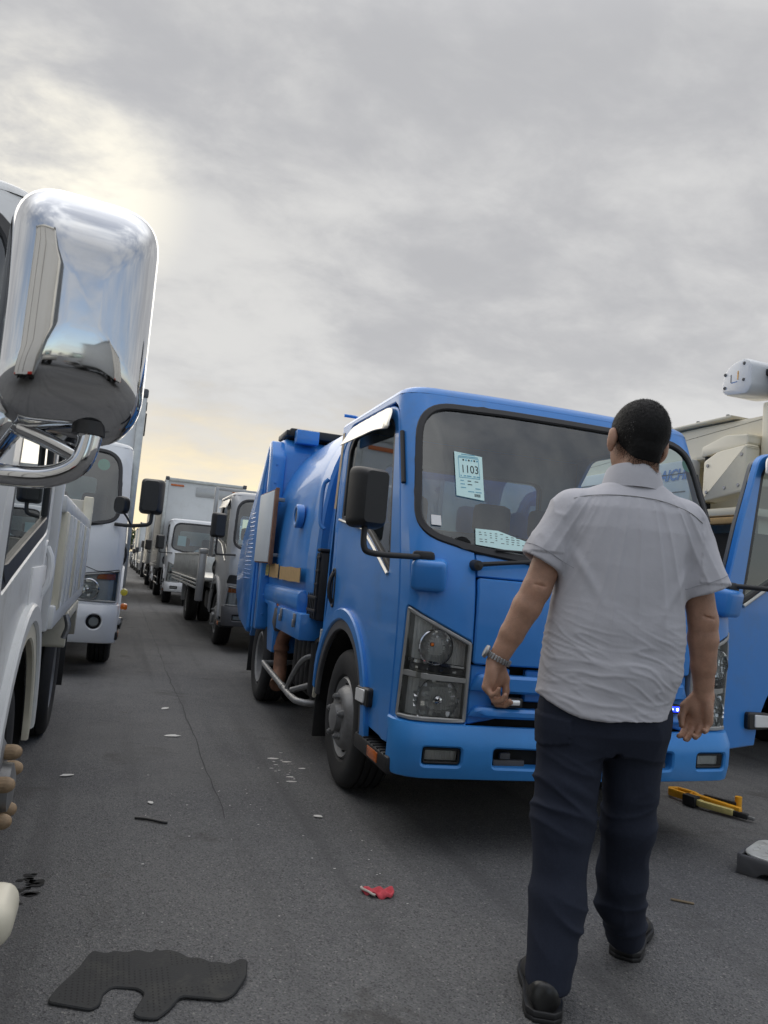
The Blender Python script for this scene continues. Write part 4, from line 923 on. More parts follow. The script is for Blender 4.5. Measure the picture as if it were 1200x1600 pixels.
# rear loader
ld = MB(); side_ = [(3.52, 0.80), (3.52, 2.16), (3.62, 2.28), (3.98, 2.29), (4.55, 2.0), (5.22, 1.42), (5.46, 1.12), (5.36, 0.82), (4.95, 0.58), (4.45, 0.50), (4.35, 0.62), (3.75, 0.70)]
ld.prism(rpoly(side_, 0.06, 4), -0.90, 0.90, 'yz', bev=0.03); LD = ld.build('rear_loader', 'blue', BT, sharp=35)
for sg in (-1, 1):
    m = MB(); m.prism(rpoly([(3.50, 0.62), (3.50, 2.10), (3.62, 2.25), (3.74, 2.25), (3.66, 2.05), (3.64, 0.62)], 0.03, 3), sg * 0.88, sg * 1.0, 'yz', bev=0.012); m.build('loader_flange', 'blue', LD)
    m = MB(); m.prism(rpoly([(4.28, 0.52), (4.14, 1.9), (3.95, 2.22), (4.02, 2.27), (4.20, 2.1), (5.18, 1.44), (5.42, 1.12), (5.32, 0.84), (4.92, 0.61)], 0.05, 4), sg * 0.89, sg * 0.965, 'yz', bev=0.02); m.build('loader_side_panel', 'blue', LD)
    for k in range(9):
        m = MB(); m.lathe([(0, -0.0075), (0.010, -0.006), (0.012, 0.002)], (sg * 0.955, 3.50, 0.75 + k * 0.16), 'y', 8); m.build('flange_bolt', 'blue', LD)
    m = MB(); m.tube([(sg * 0.985, 3.78, 0.62), (sg * 0.985, 3.82, 1.9), (sg * 0.96, 3.80, 2.2)], 0.014, 8); m.tube([(sg * 0.985, 3.98, 0.6), (sg * 0.985, 4.0, 1.85)], 0.012, 8); m.build('hydraulic_pipe', 'blue', LD)
    for k in range(16):
        m = MB(); z = 1.02 + k * 0.042; y0 = 4.36 - 0.0 * k; m.box((sg * 0.955, y0 + 0.24 - (k * 0.004), z), (0.026, 0.46 - k * 0.012, 0.014), Matrix.Rotation(R(sg * -22), 3, 'Y'), 0.003, seg=1); m.build('louvre_slat', 'blue', LD)
m = MB(); m.box((-0.55, 3.80, 2.335), (0.62, 0.50, 0.075), bev=0.015); m.box((-0.84, 3.78, 2.33), (0.10, 0.42, 0.05), bev=0.01); m.build('roof_cover', 'black', LD)
m = MB(); m.box((-0.72, 3.5, 2.29), (0.2, 0.10, 0.12), bev=0.01); m.build('roof_lamp_box', 'blue', HB); m = MB(); m.tube([(-0.56, 2.3, 2.27), (-0.62, 2.3, 2.285), (-0.70, 2.3, 2.285)], 0.012, 8); m.build('roof_bracket', 'blue', HB); 
# chassis, tank, exhaust, side guard
m = MB()
for sg in (-1, 1): m.box((sg * 0.36, 3.2, 0.64), (0.08, 4.3, 0.18), bev=0.01)
m.box((0, 3.72, 0.37), (1.3, 0.16, 0.16), bev=0.04); m.box((0, 2.5, 0.80), (1.5, 2.9, 0.08)); m.lathe([(0, -0.2), (0.2, -0.15), (0.2, 0.15), (0, 0.2)], (0.0, 3.72, 0.37), 'x', 20); m.build('chassis', 'dark', BT)
m = MB()
for k in range(5):
    y = 1.93 + k * 0.135; m.box((-0.66, y, 0.53), (0.40, 0.142, 0.42), bev=0.06, seg=3)
m.box((-0.66, 2.2, 0.53), (0.36, 0.66, 0.34)); T = m.build('fuel_tank', 'black', BT)
m = MB(); m.lathe([(0.0, 0.05), (0.055, 0.045), (0.06, 0.0), (0.075, -0.01), (0.075, -0.04), (0, -0.04)], (-0.80, 2.62, 0.70), 'z', 20); m.build('air_cleaner_cap', 'grey', T)
m = MB(); m.tube(spath([(-0.78, 2.72, 0.70), (-0.84, 2.86, 0.68), (-0.87, 2.92, 0.58), (-0.87, 2.91, 0.46), (-0.88, 2.84, 0.34), (-0.92, 2.70, 0.29)], 8), 0.052, 16); m.tube([(-0.87, 2.92, 0.56), (-0.87, 2.918, 0.52)], 0.06, 16); m.build('exhaust_pipe', 'rust', BT)
m = MB(); m.tube(spath([(-0.72, 1.86, 0.30), (-0.90, 1.90, 0.31), (-0.935, 2.05, 0.315), (-0.935, 2.4, 0.33), (-0.935, 3.20, 0.37), (-0.92, 3.27, 0.375), (-0.78, 3.28, 0.38), (-0.60, 3.28, 0.40)], 8), 0.022, 12)
m.tube(spath([(-0.935, 2.25, 0.325), (-0.92, 2.12, 0.46), (-0.88, 1.98, 0.58), (-0.78, 1.86, 0.62)], 8), 0.018, 10); m.tube([(-0.93, 2.1, 0.35), (-0.75, 1.86, 0.46)], 0.02, 10); m.tube([(-0.935, 2.35, 0.327), (-0.935, 2.42, 0.331)], 0.026, 12)
m.build('side_guard_rail', 'steel', BT)
m = MB(); m.box((-0.86, 2.33, 0.785), (0.20, 0.86, 0.17), bev=0.008); TB = m.build('tool_box', 'blue', BT)
for y in (2.05, 2.55):
    m = MB(); m.box((-0.967, y, 0.83), (0.016, 0.04, 0.06), bev=0.004); m.box((-0.972, y, 0.795), (0.02, 0.025, 0.05), bev=0.004); m.build('box_latch', 'steel', TB)
m = MB(); m.box((-0.90, 2.86, 0.885), (0.09, 0.10, 0.06), bev=0.01); o = m.build('side_lamp', 'orange', BT)
m = MB(); m.box((-0.89, 2.92, 0.76), (0.12, 0.14, 0.16), Matrix.Rotation(R(25), 3, 'X'), 0.02); m.build('work_lamp', 'grey', BT)
# black crate between cab and body, mud flaps, fenders
m = MB(); Sx = SPs(-0.90)
m.box((-0.80, 1.88, 1.06), (0.19, 0.24, 0.44), bev=0.02)
for k in range(5): m.box((-0.897, 1.78 + k * 0.05, 1.06), (0.014, 0.020, 0.42), bev=0.004)
for k in range(5): m.box((-0.899, 1.88, 0.90 + k * 0.085), (0.014, 0.24, 0.02), bev=0.004)
m.box((-0.80, 1.88, 1.29), (0.21, 0.26, 0.02), bev=0.008); m.build('black_crate', 'mesh', BT)
m = MB(); m.box((-0.73, 1.70, 0.42), (0.26, 0.02, 0.56), bev=0.008); m.build('front_mud_flap', 'black', BT)
m = MB(); m.prism(rpoly([(-0.87, 0.80), (-0.80, 0.80), (-0.82, 0.60), (-0.865, 0.38), (-0.885, 0.38)], 0.01), 1.665, 1.68, 'xz'); m.build('splash_guard', 'cream', BT)
m = MB()
ff = [(2.96, 0.56), (2.99, 0.56), (3.20, 0.885), (3.86, 0.905), (4.14, 0.56), (4.11, 0.54), (3.84, 0.87), (3.22, 0.86), (3.01, 0.50), (2.96, 0.50)]
for sg in (-1,): m.prism(rpoly([(2.92, 0.50), (2.92, 0.885), (3.86, 0.905), (4.16, 0.52), (4.125, 0.505), (3.84, 0.865), (3.32, 0.845), (3.14, 0.50)], 0.012, 2), sg * 0.72, sg * 0.945, 'yz', bev=0.006)
m.build('rear_fender', 'blue', BT, sharp=30)
for sg in (-1, 1):
    m = MB(); m.box((sg * 0.76, 4.22, 0.40), (0.34, 0.012, 0.44), bev=0.004); m.build('rear_mud_flap', 'black', BT)
    w_ = make_wheel(BT, sg * 0.905, 3.72, sg, kind='rear'); make_wheel(BT, sg * 0.66, 3.72, sg, kind='rear', cheap=True)

# ---------------------------------------------------------------- other vehicles
def van_body(root, hw, y0, y1, z0, z1, corr=True, plate=False, mat='boxwhite'):
    b = MB(); b.box((0, (y0 + y1) / 2, (z0 + z1) / 2), (2 * hw - 0.03, y1 - y0 - 0.01, z1 - z0 - 0.01)); vb = b.build('van_body', mat, root)
    for sg in (-1, 1):
        s = MB(); zs = []; n = int((z1 - z0 - 0.16) / 0.045); ring = []
        for k in range(n):
            z = z0 + 0.08 + k * 0.045; ring += [(sg * (hw - 0.010), z), (sg * (hw - 0.010), z + 0.024), (sg * (hw + 0.006), z + 0.030), (sg * (hw + 0.006), z + 0.040)]
        if corr:
            s.loft([[(x, y0 + 0.05, z) for x, z in ring], [(x, y1 - 0.05, z) for x, z in ring]], 0, (False, False), closed=False)
            s.build('corrugated_side', 'alu', vb, sharp=20)
    c = MB()
    for sg in (-1, 1):
        for y in (y0, y1):
            c.box((sg * (hw - 0.03), y, (z0 + z1) / 2), (0.085, 0.07, z1 - z0), bev=0.018)
        c.box((sg * (hw - 0.03), (y0 + y1) / 2, z1 - 0.01), (0.08, y1 - y0, 0.08), bev=0.015); c.box((sg * (hw - 0.03), (y0 + y1) / 2, z0 + 0.02), (0.07, y1 - y0, 0.09), bev=0.012)
    for y in (y0, y1): c.box((0, y, z1 - 0.02), (2 * hw - 0.1, 0.06, 0.09), bev=0.012)
    c.build('body_frame', 'alu', vb)
    c = MB()
    for sg in (-1, 1):
        for y in (y0 - 0.01, y1 + 0.01): c.box((sg * (hw - 0.03), y, z1), (0.10, 0.09, 0.10), bev=0.02)
    c.build('corner_casting', 'grey', vb)
    for sg in (-1, 1):
        m = MB(); m.box((sg * (hw - 0.30), y0 - 0.012, z1 - 0.16), (0.34, 0.012, 0.05), bev=0.003); m.build('front_reflector', 'orange', vb)
        m = MB(); m.box((sg * (hw - 0.22), y1 + 0.012, z0 + 0.06), (0.26, 0.02, 0.10), bev=0.006); m.build('tail_lamp', 'red', vb)
        m = MB(); m.box((sg * 0.28, y1 + 0.008, (z0 + z1) / 2), (0.03, 0.03, z1 - z0 - 0.2), bev=0.008); m.build('door_lock_rod', 'steel', vb)
    if plate:
        m = MB(); m.box((0.22, y0 - 0.012, z1 - 0.28), (0.95, 0.014, 0.24), bev=0.004); m.build('blank_plate', 'silver', vb)
    return vb
def underframe(root, hw, y0, y1, yr, zf=0.70, cheap=True, guard=True):
    m = MB()
    for sg in (-1, 1): m.box((sg * 0.36, (y0 + y1) / 2, zf - 0.06), (0.08, y1 - y0, 0.18))
    m.box((0, (y0 + y1) / 2, zf + 0.07), (hw * 1.8, y1 - y0 - 0.1, 0.08)); m.box((0, yr, 0.37), (1.2, 0.14, 0.14)); m.build('chassis', 'dark', root)
    for sg in (-1, 1):
        make_wheel(root, sg * (hw - 0.09), yr, sg, kind='rear', cheap=cheap, n=28); make_wheel(root, sg * (hw - 0.34), yr, sg, kind='rear', cheap=True, n=24)
        m = MB(); m.box((sg * (hw - 0.22), yr + 0.50, 0.42), (0.34, 0.012, 0.40), bev=0.004); m.build('mud_flap', 'black', root)
        if not guard: continue
        m = MB(); m.tube([(sg * (hw - 0.04), 2.0, 0.42), (sg * (hw - 0.04), yr - 0.55, 0.42)], 0.02, 8); m.tube([(sg * (hw - 0.04), 2.0, 0.58), (sg * (hw - 0.04), yr - 0.55, 0.58)], 0.02, 8)
        for y in (2.1, yr - 0.65): m.tube([(sg * (hw - 0.04), y, 0.42), (sg * (hw - 0.04), y, zf + 0.05)], 0.018, 8)
        m.build('side_guard', 'steel', root)
    m = MB(); m.box((-(hw - 0.32), 2.35, 0.56), (0.36, 0.55, 0.30), bev=0.05); m.build('fuel_tank', 'black', root)

# -- white box truck of the right-hand row
WT = thing('box_truck', 'white box truck with pale green sheet in its windscreen, behind the silver flatbed', 'box truck', (2.03, 19.2, 0), 0.0, 'trucks in the right-hand row')
PW = build_cab(WT, 'white', hw=0.90, grid=0.12, visor=False, bumper=('white', 0.325, 0.56), interior=True)
standard_mirrors(WT, PW['S'], 0.90, (-1, 1), out=0.20, zc=1.50, size=(0.20, 0.12, 0.34))
van_body(WT, 1.05, 1.78, 6.3, 0.86, 3.22, plate=True); underframe(WT, 1.02, 1.2, 6.2, 4.6)
m = MB(); patch(m, PW['S'], [(-0.70, 1.46), (-0.50, 1.45), (-0.495, 1.70), (-0.69, 1.70)], [], -0.014, 0.001, 0.1, 0); m.build('paper_sheet', 'paper', PW['ws'])
m = MB(); patch(m, PW['S'], [(-0.30, 1.34), (0.10, 1.34), (0.02, 1.44), (-0.2, 1.40)], [], -0.014, 0.001, 0.1, 0); m.build('paper_sheet', 'whitepaper', PW['ws'])
m = MB(); m.box((1.03, 1.9, 1.9), (0.10, 0.1, 0.1), bev=0.02)
m.build('body_hinge', 'steel', WT)

# -- silver flatbed directly behind the refuse truck
ST = thing('flatbed_truck', 'silver cab flatbed truck with empty aluminium bed right behind the blue garbage truck', 'flatbed truck', (2.235, 9.95, 0), 0.0, 'trucks in the right-hand row')
PS = build_cab(ST, 'silver', grid=0.10, style='old', bumper=('grey', 0.34, 0.60), visor=True, archm='silver', hw=0.885)
standard_mirrors(ST, PS['S'], 0.885, (-1, 1), out=0.17, zc=1.62, size=(0.19, 0.11, 0.32))
m = MB(); patch(m, PS['S'], rrect(-0.74, 1.44, 0.06, 0.06, 0.003), [], -0.014, 0.001, 0.1, 0); m.build('square_sticker', 'whitepaper', PS['ws'])
underframe(ST, 1.0, 1.2, 7.2, 5.2, 0.72, cheap=False, guard=False)
m = MB(); m.box((0, 4.6, 0.87), (2.10, 5.3, 0.06), bev=0.01)
BD = m.build('bed_floor', 'alu', ST)
for sg in (-1, 1):
    for k in range(3):
        m = MB(); y0 = 1.98 + k * 1.76; m.box((sg * 1.06, y0 + 0.86, 1.06), (0.035, 1.70, 0.36), bev=0.006)
        for q in range(10): m.box((sg * 1.08, y0 + 0.12 + q * 0.164, 1.06), (0.012, 0.05, 0.32), bev=0.003)
        m.box((sg * 1.065, y0 + 0.86, 1.245), (0.05, 1.72, 0.03), bev=0.008); m.build('drop_side', 'alu', ST)
    for k in range(3):
        m = MB(); m.box((sg * 1.075, 4.62, 0.845 - k * 0.055), (0.05, 5.25, 0.035), bev=0.008); m.build('bed_rail', 'alu', ST)
    for q in range(14):
        m = MB(); m.box((sg * 1.105, 2.2 + q * 0.37, 0.79), (0.02, 0.05, 0.025), bev=0.006); m.build('rope_hook', 'steel', ST)
    m = MB(); m.box((sg * 1.03, 1.88, 0.90), (0.11, 0.13, 0.72), bev=0.02); m.box((sg * 1.03, 1.88, 1.29), (0.13, 0.15, 0.08), bev=0.02); m.build('corner_post', 'silver', ST)
    m = MB(); m.box((sg * 0.93, 1.82, 1.75), (0.06, 0.07, 1.05), bev=0.012); m.build('guard_post', 'silver', ST)
    m = MB(); m.prism(rpoly([(sg * 0.99, 0.40), (sg * 1.06, 0.40), (sg * 1.06, 0.80), (sg * 0.99, 0.80)], 0.02), 4.66, 4.69, 'xz'); m.build('mud_guard', 'silver', ST)
m = MB()
for z in (1.45, 1.85, 2.25): m.box((0, 1.82, z), (1.84, 0.05, 0.05), bev=0.01)
m.build('guard_rail', 'silver', ST)
m = MB(); m.box((0, 7.24, 1.06), (2.08, 0.035, 0.36), bev=0.006); m.build('tailgate', 'alu', ST)

# -- white box truck of the left-hand row
HT = thing('box_truck', 'white box truck facing us in the left row, dark mirrors and round green windscreen sticker', 'box truck', (-0.905, 7.5, 0), 0.0, 'trucks in the left-hand row')
HT.scale = (1.06, 1.06, 1.06)
PH = build_cab(HT, 'white', hw=0.905, r=0.14, grid=0.09, style='hino', bumper=('white', 0.29, 0.63), visor=False, archm='white')
m = MB(); patch(m, PH['S'], circ(0.655, 1.885, 0.055, 20), [], -0.014, 0.001, 0.1, 0); m.build('round_green_sticker', 'green', PH['ws'])
for sg in (-1, 1):
    c = (sg * 1.075, -0.02, 1.61); p = PH['S'].map(np.array([sg * 0.80]), np.array([1.335]), np.array([0.01]))[0]
    make_mirror(HT, c, (0.205, 0.13, 0.315), [tuple(p), (p[0] + sg * 0.10, p[1] - 0.06, 1.335), (c[0] - sg * 0.06, -0.02, 1.345), (c[0] + sg * 0.01, -0.02, 1.37), (c[0] + sg * 0.02, -0.01, 1.46)], R(sg * -8), armr=0.017)
    make_mirror(HT, (sg * 0.83, -0.12, 1.50), (0.13, 0.09, 0.155), [(sg * 0.93, -0.05, 1.34), (sg * 0.89, -0.09, 1.40), (sg * 0.845, -0.12, 1.45)], R(sg * -15), armr=0.009, rnd=0.5)
    m = MB(); m.box((sg * 0.955, 0.28, 0.61), (0.06, 0.08, 0.055), bev=0.015); m.build('side_lamp', 'amber', HT)
    m = MB(); m.lathe([(0.0, -0.03), (0.03, -0.025), (0.034, 0.0), (0.02, 0.03), (0, 0.03)], (sg * 0.945, 0.45, 0.73), 'y', 14); m.build('yellow_lamp', 'yellow_lens', HT)
    m = MB(); m.tube([(sg * 0.93, 0.40, 0.40), (sg * 0.945, 0.40, 0.50)], 0.02, 8); m.build('step_bracket', 'chrome', HT)
van_body(HT, 0.955, 1.75, 8.6, 0.74, 2.86, corr=False); underframe(HT, 0.93, 1.2, 8.4, 6.2)
m = MB(); m.box((0.96, 1.76, 2.72), (0.03, 0.06, 0.10), bev=0.008); m.box((0.96, 1.95, 2.55), (0.05, 0.05, 0.26), bev=0.01); m.build('body_hinge', 'black', HT)
m = MB(); m.box((0.955, 4.6, 1.30), (0.02, 5.4, 0.10), bev=0.004); m.build('side_strip', 'alu', HT)

# -- nearest truck on the left: white flatbed with chrome mirror
NT = thing('flatbed_truck', 'nearest white flatbed truck at the left edge, chrome mirror and rusty wheel nuts', 'flatbed truck', (-1.115, 1.70, 0), 0.0, 'trucks in the left-hand row')
PN = build_cab(NT, 'white_worn', doorbits=False, step=False, side_win=[(0.395, 1.03, 0.03), (0.60, 1.90, 0.10), (0.70, 1.96, 0.05), (1.38, 1.97, 0.06), (1.50, 1.90, 0.05), (1.50, 1.22, 0.08)], sealw=0.06, hw=0.855, grid=0.08, visor=False, bumper=('cream', 0.36, 0.60), archm='cream', wheel_y=1.10, handle='white', wheel=dict(nutmat='nut', nutlen=2.0, inset=0.04))
m = MB(); m.box((0.918, 0.04, 0.42), (0.17, 0.16, 0.085), bev=0.035, seg=4); m.build('bumper_corner', 'cream', PN['bumper'])
def chrome_mirror(parent, c, w, h, d, rz, rx, arms):
    rot = Matrix.Rotation(rz, 3, 'Z') @ Matrix.Rotation(rx, 3, 'X'); rings = []; m = MB(); p = 4.6
    for k in range(15):
        a = (k + 0.25) / 14.25 * math.pi / 2; s = math.sin(a) ** (2 / p); q = 1 - math.cos(a) ** (2 / p)
        q = 0.86 * q + 0.14 * s * s
        rings.append([tuple(rot @ Vector((x, -d / 2 + d * q, z)) + Vector(c)) for x, z in rrect(0, 0, w * s, h * s, 0.34 * w * (0.55 + 0.45 * s) * s, 9)])
    m.loft(rings, 0, (True, False)); g_ = [[tuple(rot @ Vector((x, d / 2 + y_, z)) + Vector(c)) for x, z in rrect(0, 0, w * k_, h * k_, 0.33 * w, 9)] for y_, k_ in ((-0.004, 0.985), (0.012, 0.975))]; m.loft(g_, 1); o = m.build('mirror', ['chrome', 'black'], parent, sharp=70)
    m = MB(); m.add([tuple(rot @ Vector((x, d / 2 + 0.013, z)) + Vector(c)) for x, z in rrect(0, 0, w * 0.94, h * 0.95, 0.3 * w, 9)], [tuple(range(40))]); m.build('mirror_glass', 'chrome', o)
    m = MB(); m.lathe([(0.0, 0.0), (0.024, 0.0), (0.022, 0.02), (0.0, 0.02)], (c[0] + 0.035, c[1] - 0.02, c[2] - h / 2 + 0.002), 'z', 18); m.build('arm_socket', 'black', o)
    for path, r in arms:
        m = MB(); m.tube(spath(path, 10), r, 16); m.build('mirror_arm', 'chrome', o, sharp=60)
    return o
cm = chrome_mirror(NT, (1.018, -0.455, 1.515), 0.218, 0.375, 0.15, R(9), R(-2),
    [([(1.052, -0.475, 1.335), (1.056, -0.475, 1.325), (1.045, -0.475, 1.285), (1.005, -0.465, 1.262), (0.94, -0.45, 1.258), (0.84, -0.40, 1.262), (0.76, -0.22, 1.262), (0.72, 0.10, 1.26)], 0.0165), ([(1.038, -0.47, 1.298), (0.99, -0.462, 1.318), (0.94, -0.45, 1.335)], 0.0115)])
m = MB(); m.box((0.905, -0.43, 1.325), (0.085, 0.10, 0.10), Matrix.Rotation(R(30), 3, 'Y'), 0.025, seg=3); m.build('arm_bracket', 'chrome', cm)
# door furniture
m = MB(); m.box((0.8585, 1.28, 0.985), (0.008, 0.46, 0.20), bev=0.002); m.build('white_notice', 'whitepaper', NT)
m = MB(); q = PN['S'].map(np.array([PN['S'].u_side(y, z) for y, z in [(1.47, 1.95), (1.50, 1.6), (1.50, 1.40)]]), np.array([1.95, 1.6, 1.40]), np.full(3, 0.02)); m.tube(spath([tuple(a) for a in q]), 0.012, 8); m.build('rear_pillar_trim', 'black', PN['body'])
m = MB(); m.tube(spath([(0.70, 1.78, 0.75), (0.735, 1.78, 1.2), (0.735, 1.78, 1.55), (0.68, 1.78, 1.66)]), 0.055, 14)
for k in range(9): m.tube([(0.735, 1.78, 0.95 + k * 0.07), (0.735, 1.78, 0.975 + k * 0.07)], 0.066, 14)
m.build('air_intake_hose', 'grey', NT)
underframe(NT, 0.90, 1.2, 5.0, 3.55, 0.70, cheap=False, guard=False)
m = MB(); m.box((0, 3.2, 0.85), (1.74, 2.75, 0.08), bev=0.01); m.build('bed_floor', 'rustpaint', NT)
for sg in (-1, 1):
    m = MB(); m.box((sg * 0.86, 3.2, 0.86), (0.06, 2.76, 0.10), bev=0.012); m.box((sg * 0.86, 3.2, 1.345), (0.055, 2.74, 0.075), bev=0.012); m.box((sg * 0.85, 3.2, 1.1), (0.012, 2.72, 0.45)); m.build('side_gate', 'white_worn', NT)
    for k in range(9):
        m = MB(); m.box((sg * 0.872, 1.95 + k * 0.312, 1.10), (0.05, 0.085 if k % 2 else 0.12, 0.43), bev=0.01); m.build('gate_rib', 'white_worn' if k % 3 else 'cream', NT)
    m = MB(); m.box((sg * 0.83, 1.84, 1.30), (0.08, 0.07, 1.0), bev=0.012); m.build('headboard_post', 'white', NT)
    m = MB(); m.box((sg * 0.86, 4.60, 1.20), (0.07, 0.07, 0.72), bev=0.012); m.build('rear_post', 'cream', NT)
    m = MB(); m.prism(rpoly([(2.98, 0.80), (2.98, 0.60), (3.04, 0.60), (3.10, 0.74), (4.0, 0.74), (4.12, 0.56), (4.16, 0.56), (4.16, 0.80)], 0.02), sg * 0.66, sg * 0.89, 'yz', bev=0.008); m.build('rear_fender', 'cream', NT)
    m = MB(); m.tube(spath([(sg * 0.90, 2.55, 0.82), (sg * 0.915, 2.55, 0.76), (sg * 0.90, 2.55, 0.70)]), 0.014, 8); m.build('gate_latch', 'steel', NT)
for z in (1.0, 1.4, 1.76):
    m = MB(); m.box((0, 1.84, z), (1.62, 0.04, 0.07), bev=0.01); m.build('headboard_rail', 'white', NT)
m = MB(); m.box((0, 4.60, 1.28), (1.66, 0.03, 0.50), bev=0.008); m.build('tailgate', 'rustpaint', NT)

# -- aerial work truck at the right, behind the open door; its tail stands towards us
AT = thing('aerial_work_truck', 'beige aerial work truck with equipment boxes and boom, beyond the open blue door', 'aerial work truck', (5.12, 9.7, 0), math.pi)
PA = build_cab(AT, 'white', hw=0.88, grid=0.14, visor=False, bumper=('white', 0.325, 0.56), interior=False)
standard_mirrors(AT, PA['S'], 0.88, (-1, 1), out=0.17)
underframe(AT, 1.0, 1.2, 5.4, 4.2)
m = MB(); m.box((0, 3.6, 1.845), (2.04, 3.7, 0.06), bev=0.012); m.box((0, 3.6, 1.35), (1.6, 3.5, 0.95)); DK = m.build('deck', ['beige'], AT)
m = MB(); m.box((0.55, 4.9, 2.08), (0.06, 1.1, 0.44), bev=0.01); m.box((0.3, 5.42, 2.08), (0.6, 0.05, 0.44), bev=0.01); m.build('inner_panel', 'beige', AT)
m = MB(); m.box((1.0, 3.6, 1.78), (0.06, 3.7, 0.05), bev=0.008); m.build('deck_edge', 'card', AT)
m = MB(); m.box((0, 3.6, 1.3), (1.9, 3.6, 0.8)); m.build('dark_body', 'dark', AT)
sx = Plane((1.0, 0, 0), (0, 1, 0), (0, 0, 1))
m = MB(); m.prism(rpoly([(5.02, 1.93), (5.44, 1.98), (5.44, 2.32), (5.16, 2.30), (5.02, 2.24)], 0.025), 0.90, 1.03, 'yz', bev=0.02); CB = m.build('equipment_cabinet', 'beige', AT)
for y, z in ((5.07, 2.2), (5.07, 2.0), (5.40, 2.25), (5.38, 2.03), (5.25, 2.02)):
    m = MB(); m.lathe([(0.0, 1.036), (0.012, 1.036), (0.014, 1.028)], (0, y, z), 'x', 10); m.build('cabinet_bolt', 'steel', CB)
m = MB(); m.box((0.96, 5.00, 2.1), (0.05, 0.035, 0.44), bev=0.006); m.build('cabinet_hinge', 'dark', CB)
m = MB(); m.prism(rpoly([(4.96, 2.28), (5.42, 2.32), (5.42, 2.40), (5.20, 2.42), (4.96, 2.36)], 0.02), 0.45, 1.0, 'yz', bev=0.012); m.build('cabinet_lid', 'beige', AT)
m = MB(); m.prism(rpoly([(1.9, 2.28), (5.46, 2.30), (5.46, 2.56), (4.70, 2.57), (1.9, 2.50)], 0.03), 0.42, 0.86, 'yz', bev=0.03); BMB = m.build('boom_housing', 'beige', AT)
m = MB(); m.box((0.66, 4.4, 2.585), (0.50, 1.5, 0.02), bev=0.006)
m.build('housing_cover', 'beige', BMB)
for k in range(4):
    m = MB(); m.lathe([(0, 0.03), (0.014, 0.028), (0.016, 0)], (0.85, 5.05 - k * 0.32, 2.594), 'z', 8); m.build('cover_bolt', 'steel', BMB)
m = MB(); m.box((0.80, 5.50, 2.33), (0.20, 0.14, 0.62), bev=0.02); m.build('boom_post', 'beige', AT)
m = MB(); m.box((0.86, 3.6, 2.10), (0.10, 2.3, 0.42), bev=0.02)
LP_ = m.build('lettered_panel', 'boxwhite', AT)
for z in (2.05, 2.20):
    m = MB(); m.box((0.912, 3.6, z), (0.006, 2.2, 0.008)); m.build('panel_joint', 'grey', LP_)
sx = Plane((0.915, 4.55, 2.19), (0, 1, 0), (0, 0, 1))
m = MB(); put_text(m, sx, 'AICHI', 0, 0, 0.125, 0.0, 0, sx=1.0, shear=0.25, bold=0.004, space=1.0); m.build('lettering', 'letterblue', LP_, recalc=False)
m = MB(); m.add([(0.915, 4.32, 2.150), (0.915, 4.37, 2.150), (0.915, 4.395, 2.23), (0.915, 4.36, 2.23)], [(0, 1, 2, 3)]); m.build('green_mark', 'lettergreen', LP_, recalc=False)
# control box on the boom tip and its linkage
m = MB(); m.prism(rpoly([(5.13, 2.72, 0.10), (5.40, 2.69, 0.05), (5.44, 2.74, 0.04), (5.44, 2.92, 0.04), (5.36, 2.97, 0.05), (5.18, 2.93, 0.12)], 0.05, 5), 0.72, 1.02, 'yz', bev=0.025); CTL = m.build('control_box', 'white', AT)
sc_ = Plane((1.022, 5.28, 2.83), (0, 1, 0), (0, 0, 1))
m = MB(); flat_rect(m, sc_, -0.035, -0.03, -0.028, 0.03, 0, 0); flat_rect(m, sc_, -0.03, -0.036, 0.03, -0.03, 0, 1); flat_rect(m, sc_, 0.03, -0.02, 0.04, 0.045, 0, 2); m.build('dial_decal', ['grey', 'letterblue', 'yellow'], CTL, recalc=False)
for y, z in ((5.19, 2.87), (5.19, 2.77), (5.37, 2.92), (5.37, 2.80)):
    m = MB(); m.lathe([(0, 1.028), (0.011, 1.026), (0.013, 1.018)], (0, y, z), 'x', 10); m.build('box_bolt', 'grey', CTL)
m = MB(); m.box((0.70, 5.62, 2.80), (0.30, 0.40, 0.26), bev=0.03); m.box((0.86, 5.50, 2.86), (0.06, 0.20, 0.05), bev=0.01); m.tube([(0.7, 5.55, 2.7), (0.7, 5.40, 2.5)], 0.06, 12); m.box((0.6, 5.75, 2.72), (0.2, 0.3, 0.2), bev=0.04); m.build('boom_linkage', 'black', AT)
m = MB(); m.box((0.55, 5.66, 2.48), (0.5, 0.30, 0.30), bev=0.04); m.build('boom_head', 'beige', AT)

# -- the rest of the right-hand row, receding
def another(src, label, loc, sc=1.0, group='trucks in the right-hand row', rz=0.0):
    c = copy_tree(src); c.location = loc; c['label'] = label; c['group'] = group; c.scale = (sc, sc, sc); c.rotation_euler = (0, 0, rz); return c
another(WT, 'white box truck with corrugated side, second box truck of the right row', (2.02, 26.6, 0))
another(ST, 'far silver cab flatbed truck behind the second box truck of the right row', (2.10, 36.2, 0), 1.0)
another(WT, 'distant white box truck, third of its kind in the right row', (2.0, 45.0, 0), 0.92)
another(WT, 'farthest white box truck, last but one of the right row', (1.95, 53.0, 0), 0.88)
another(ST, 'farthest silver flatbed, last vehicle of the right row', (1.95, 61.0, 0))
another(WT, 'white box truck of the left row behind the one with the green sticker', (-0.98, 18.2, 0), 1.0, 'trucks in the left-hand row')
another(HT, 'plain white box truck farther back in the left row', (-0.98, 26.5, 0), 1.0, 'trucks in the left-hand row')
another(WT, 'white box truck seen only as a reflection on the left of the chrome mirror', (-1.38, -6.9, 0), 1.0, 'trucks behind the viewer')
another(ST, 'silver flatbed seen only as a small reflection low in the chrome mirror', (0.9, -16.5, 0), 1.0, 'trucks behind the viewer')
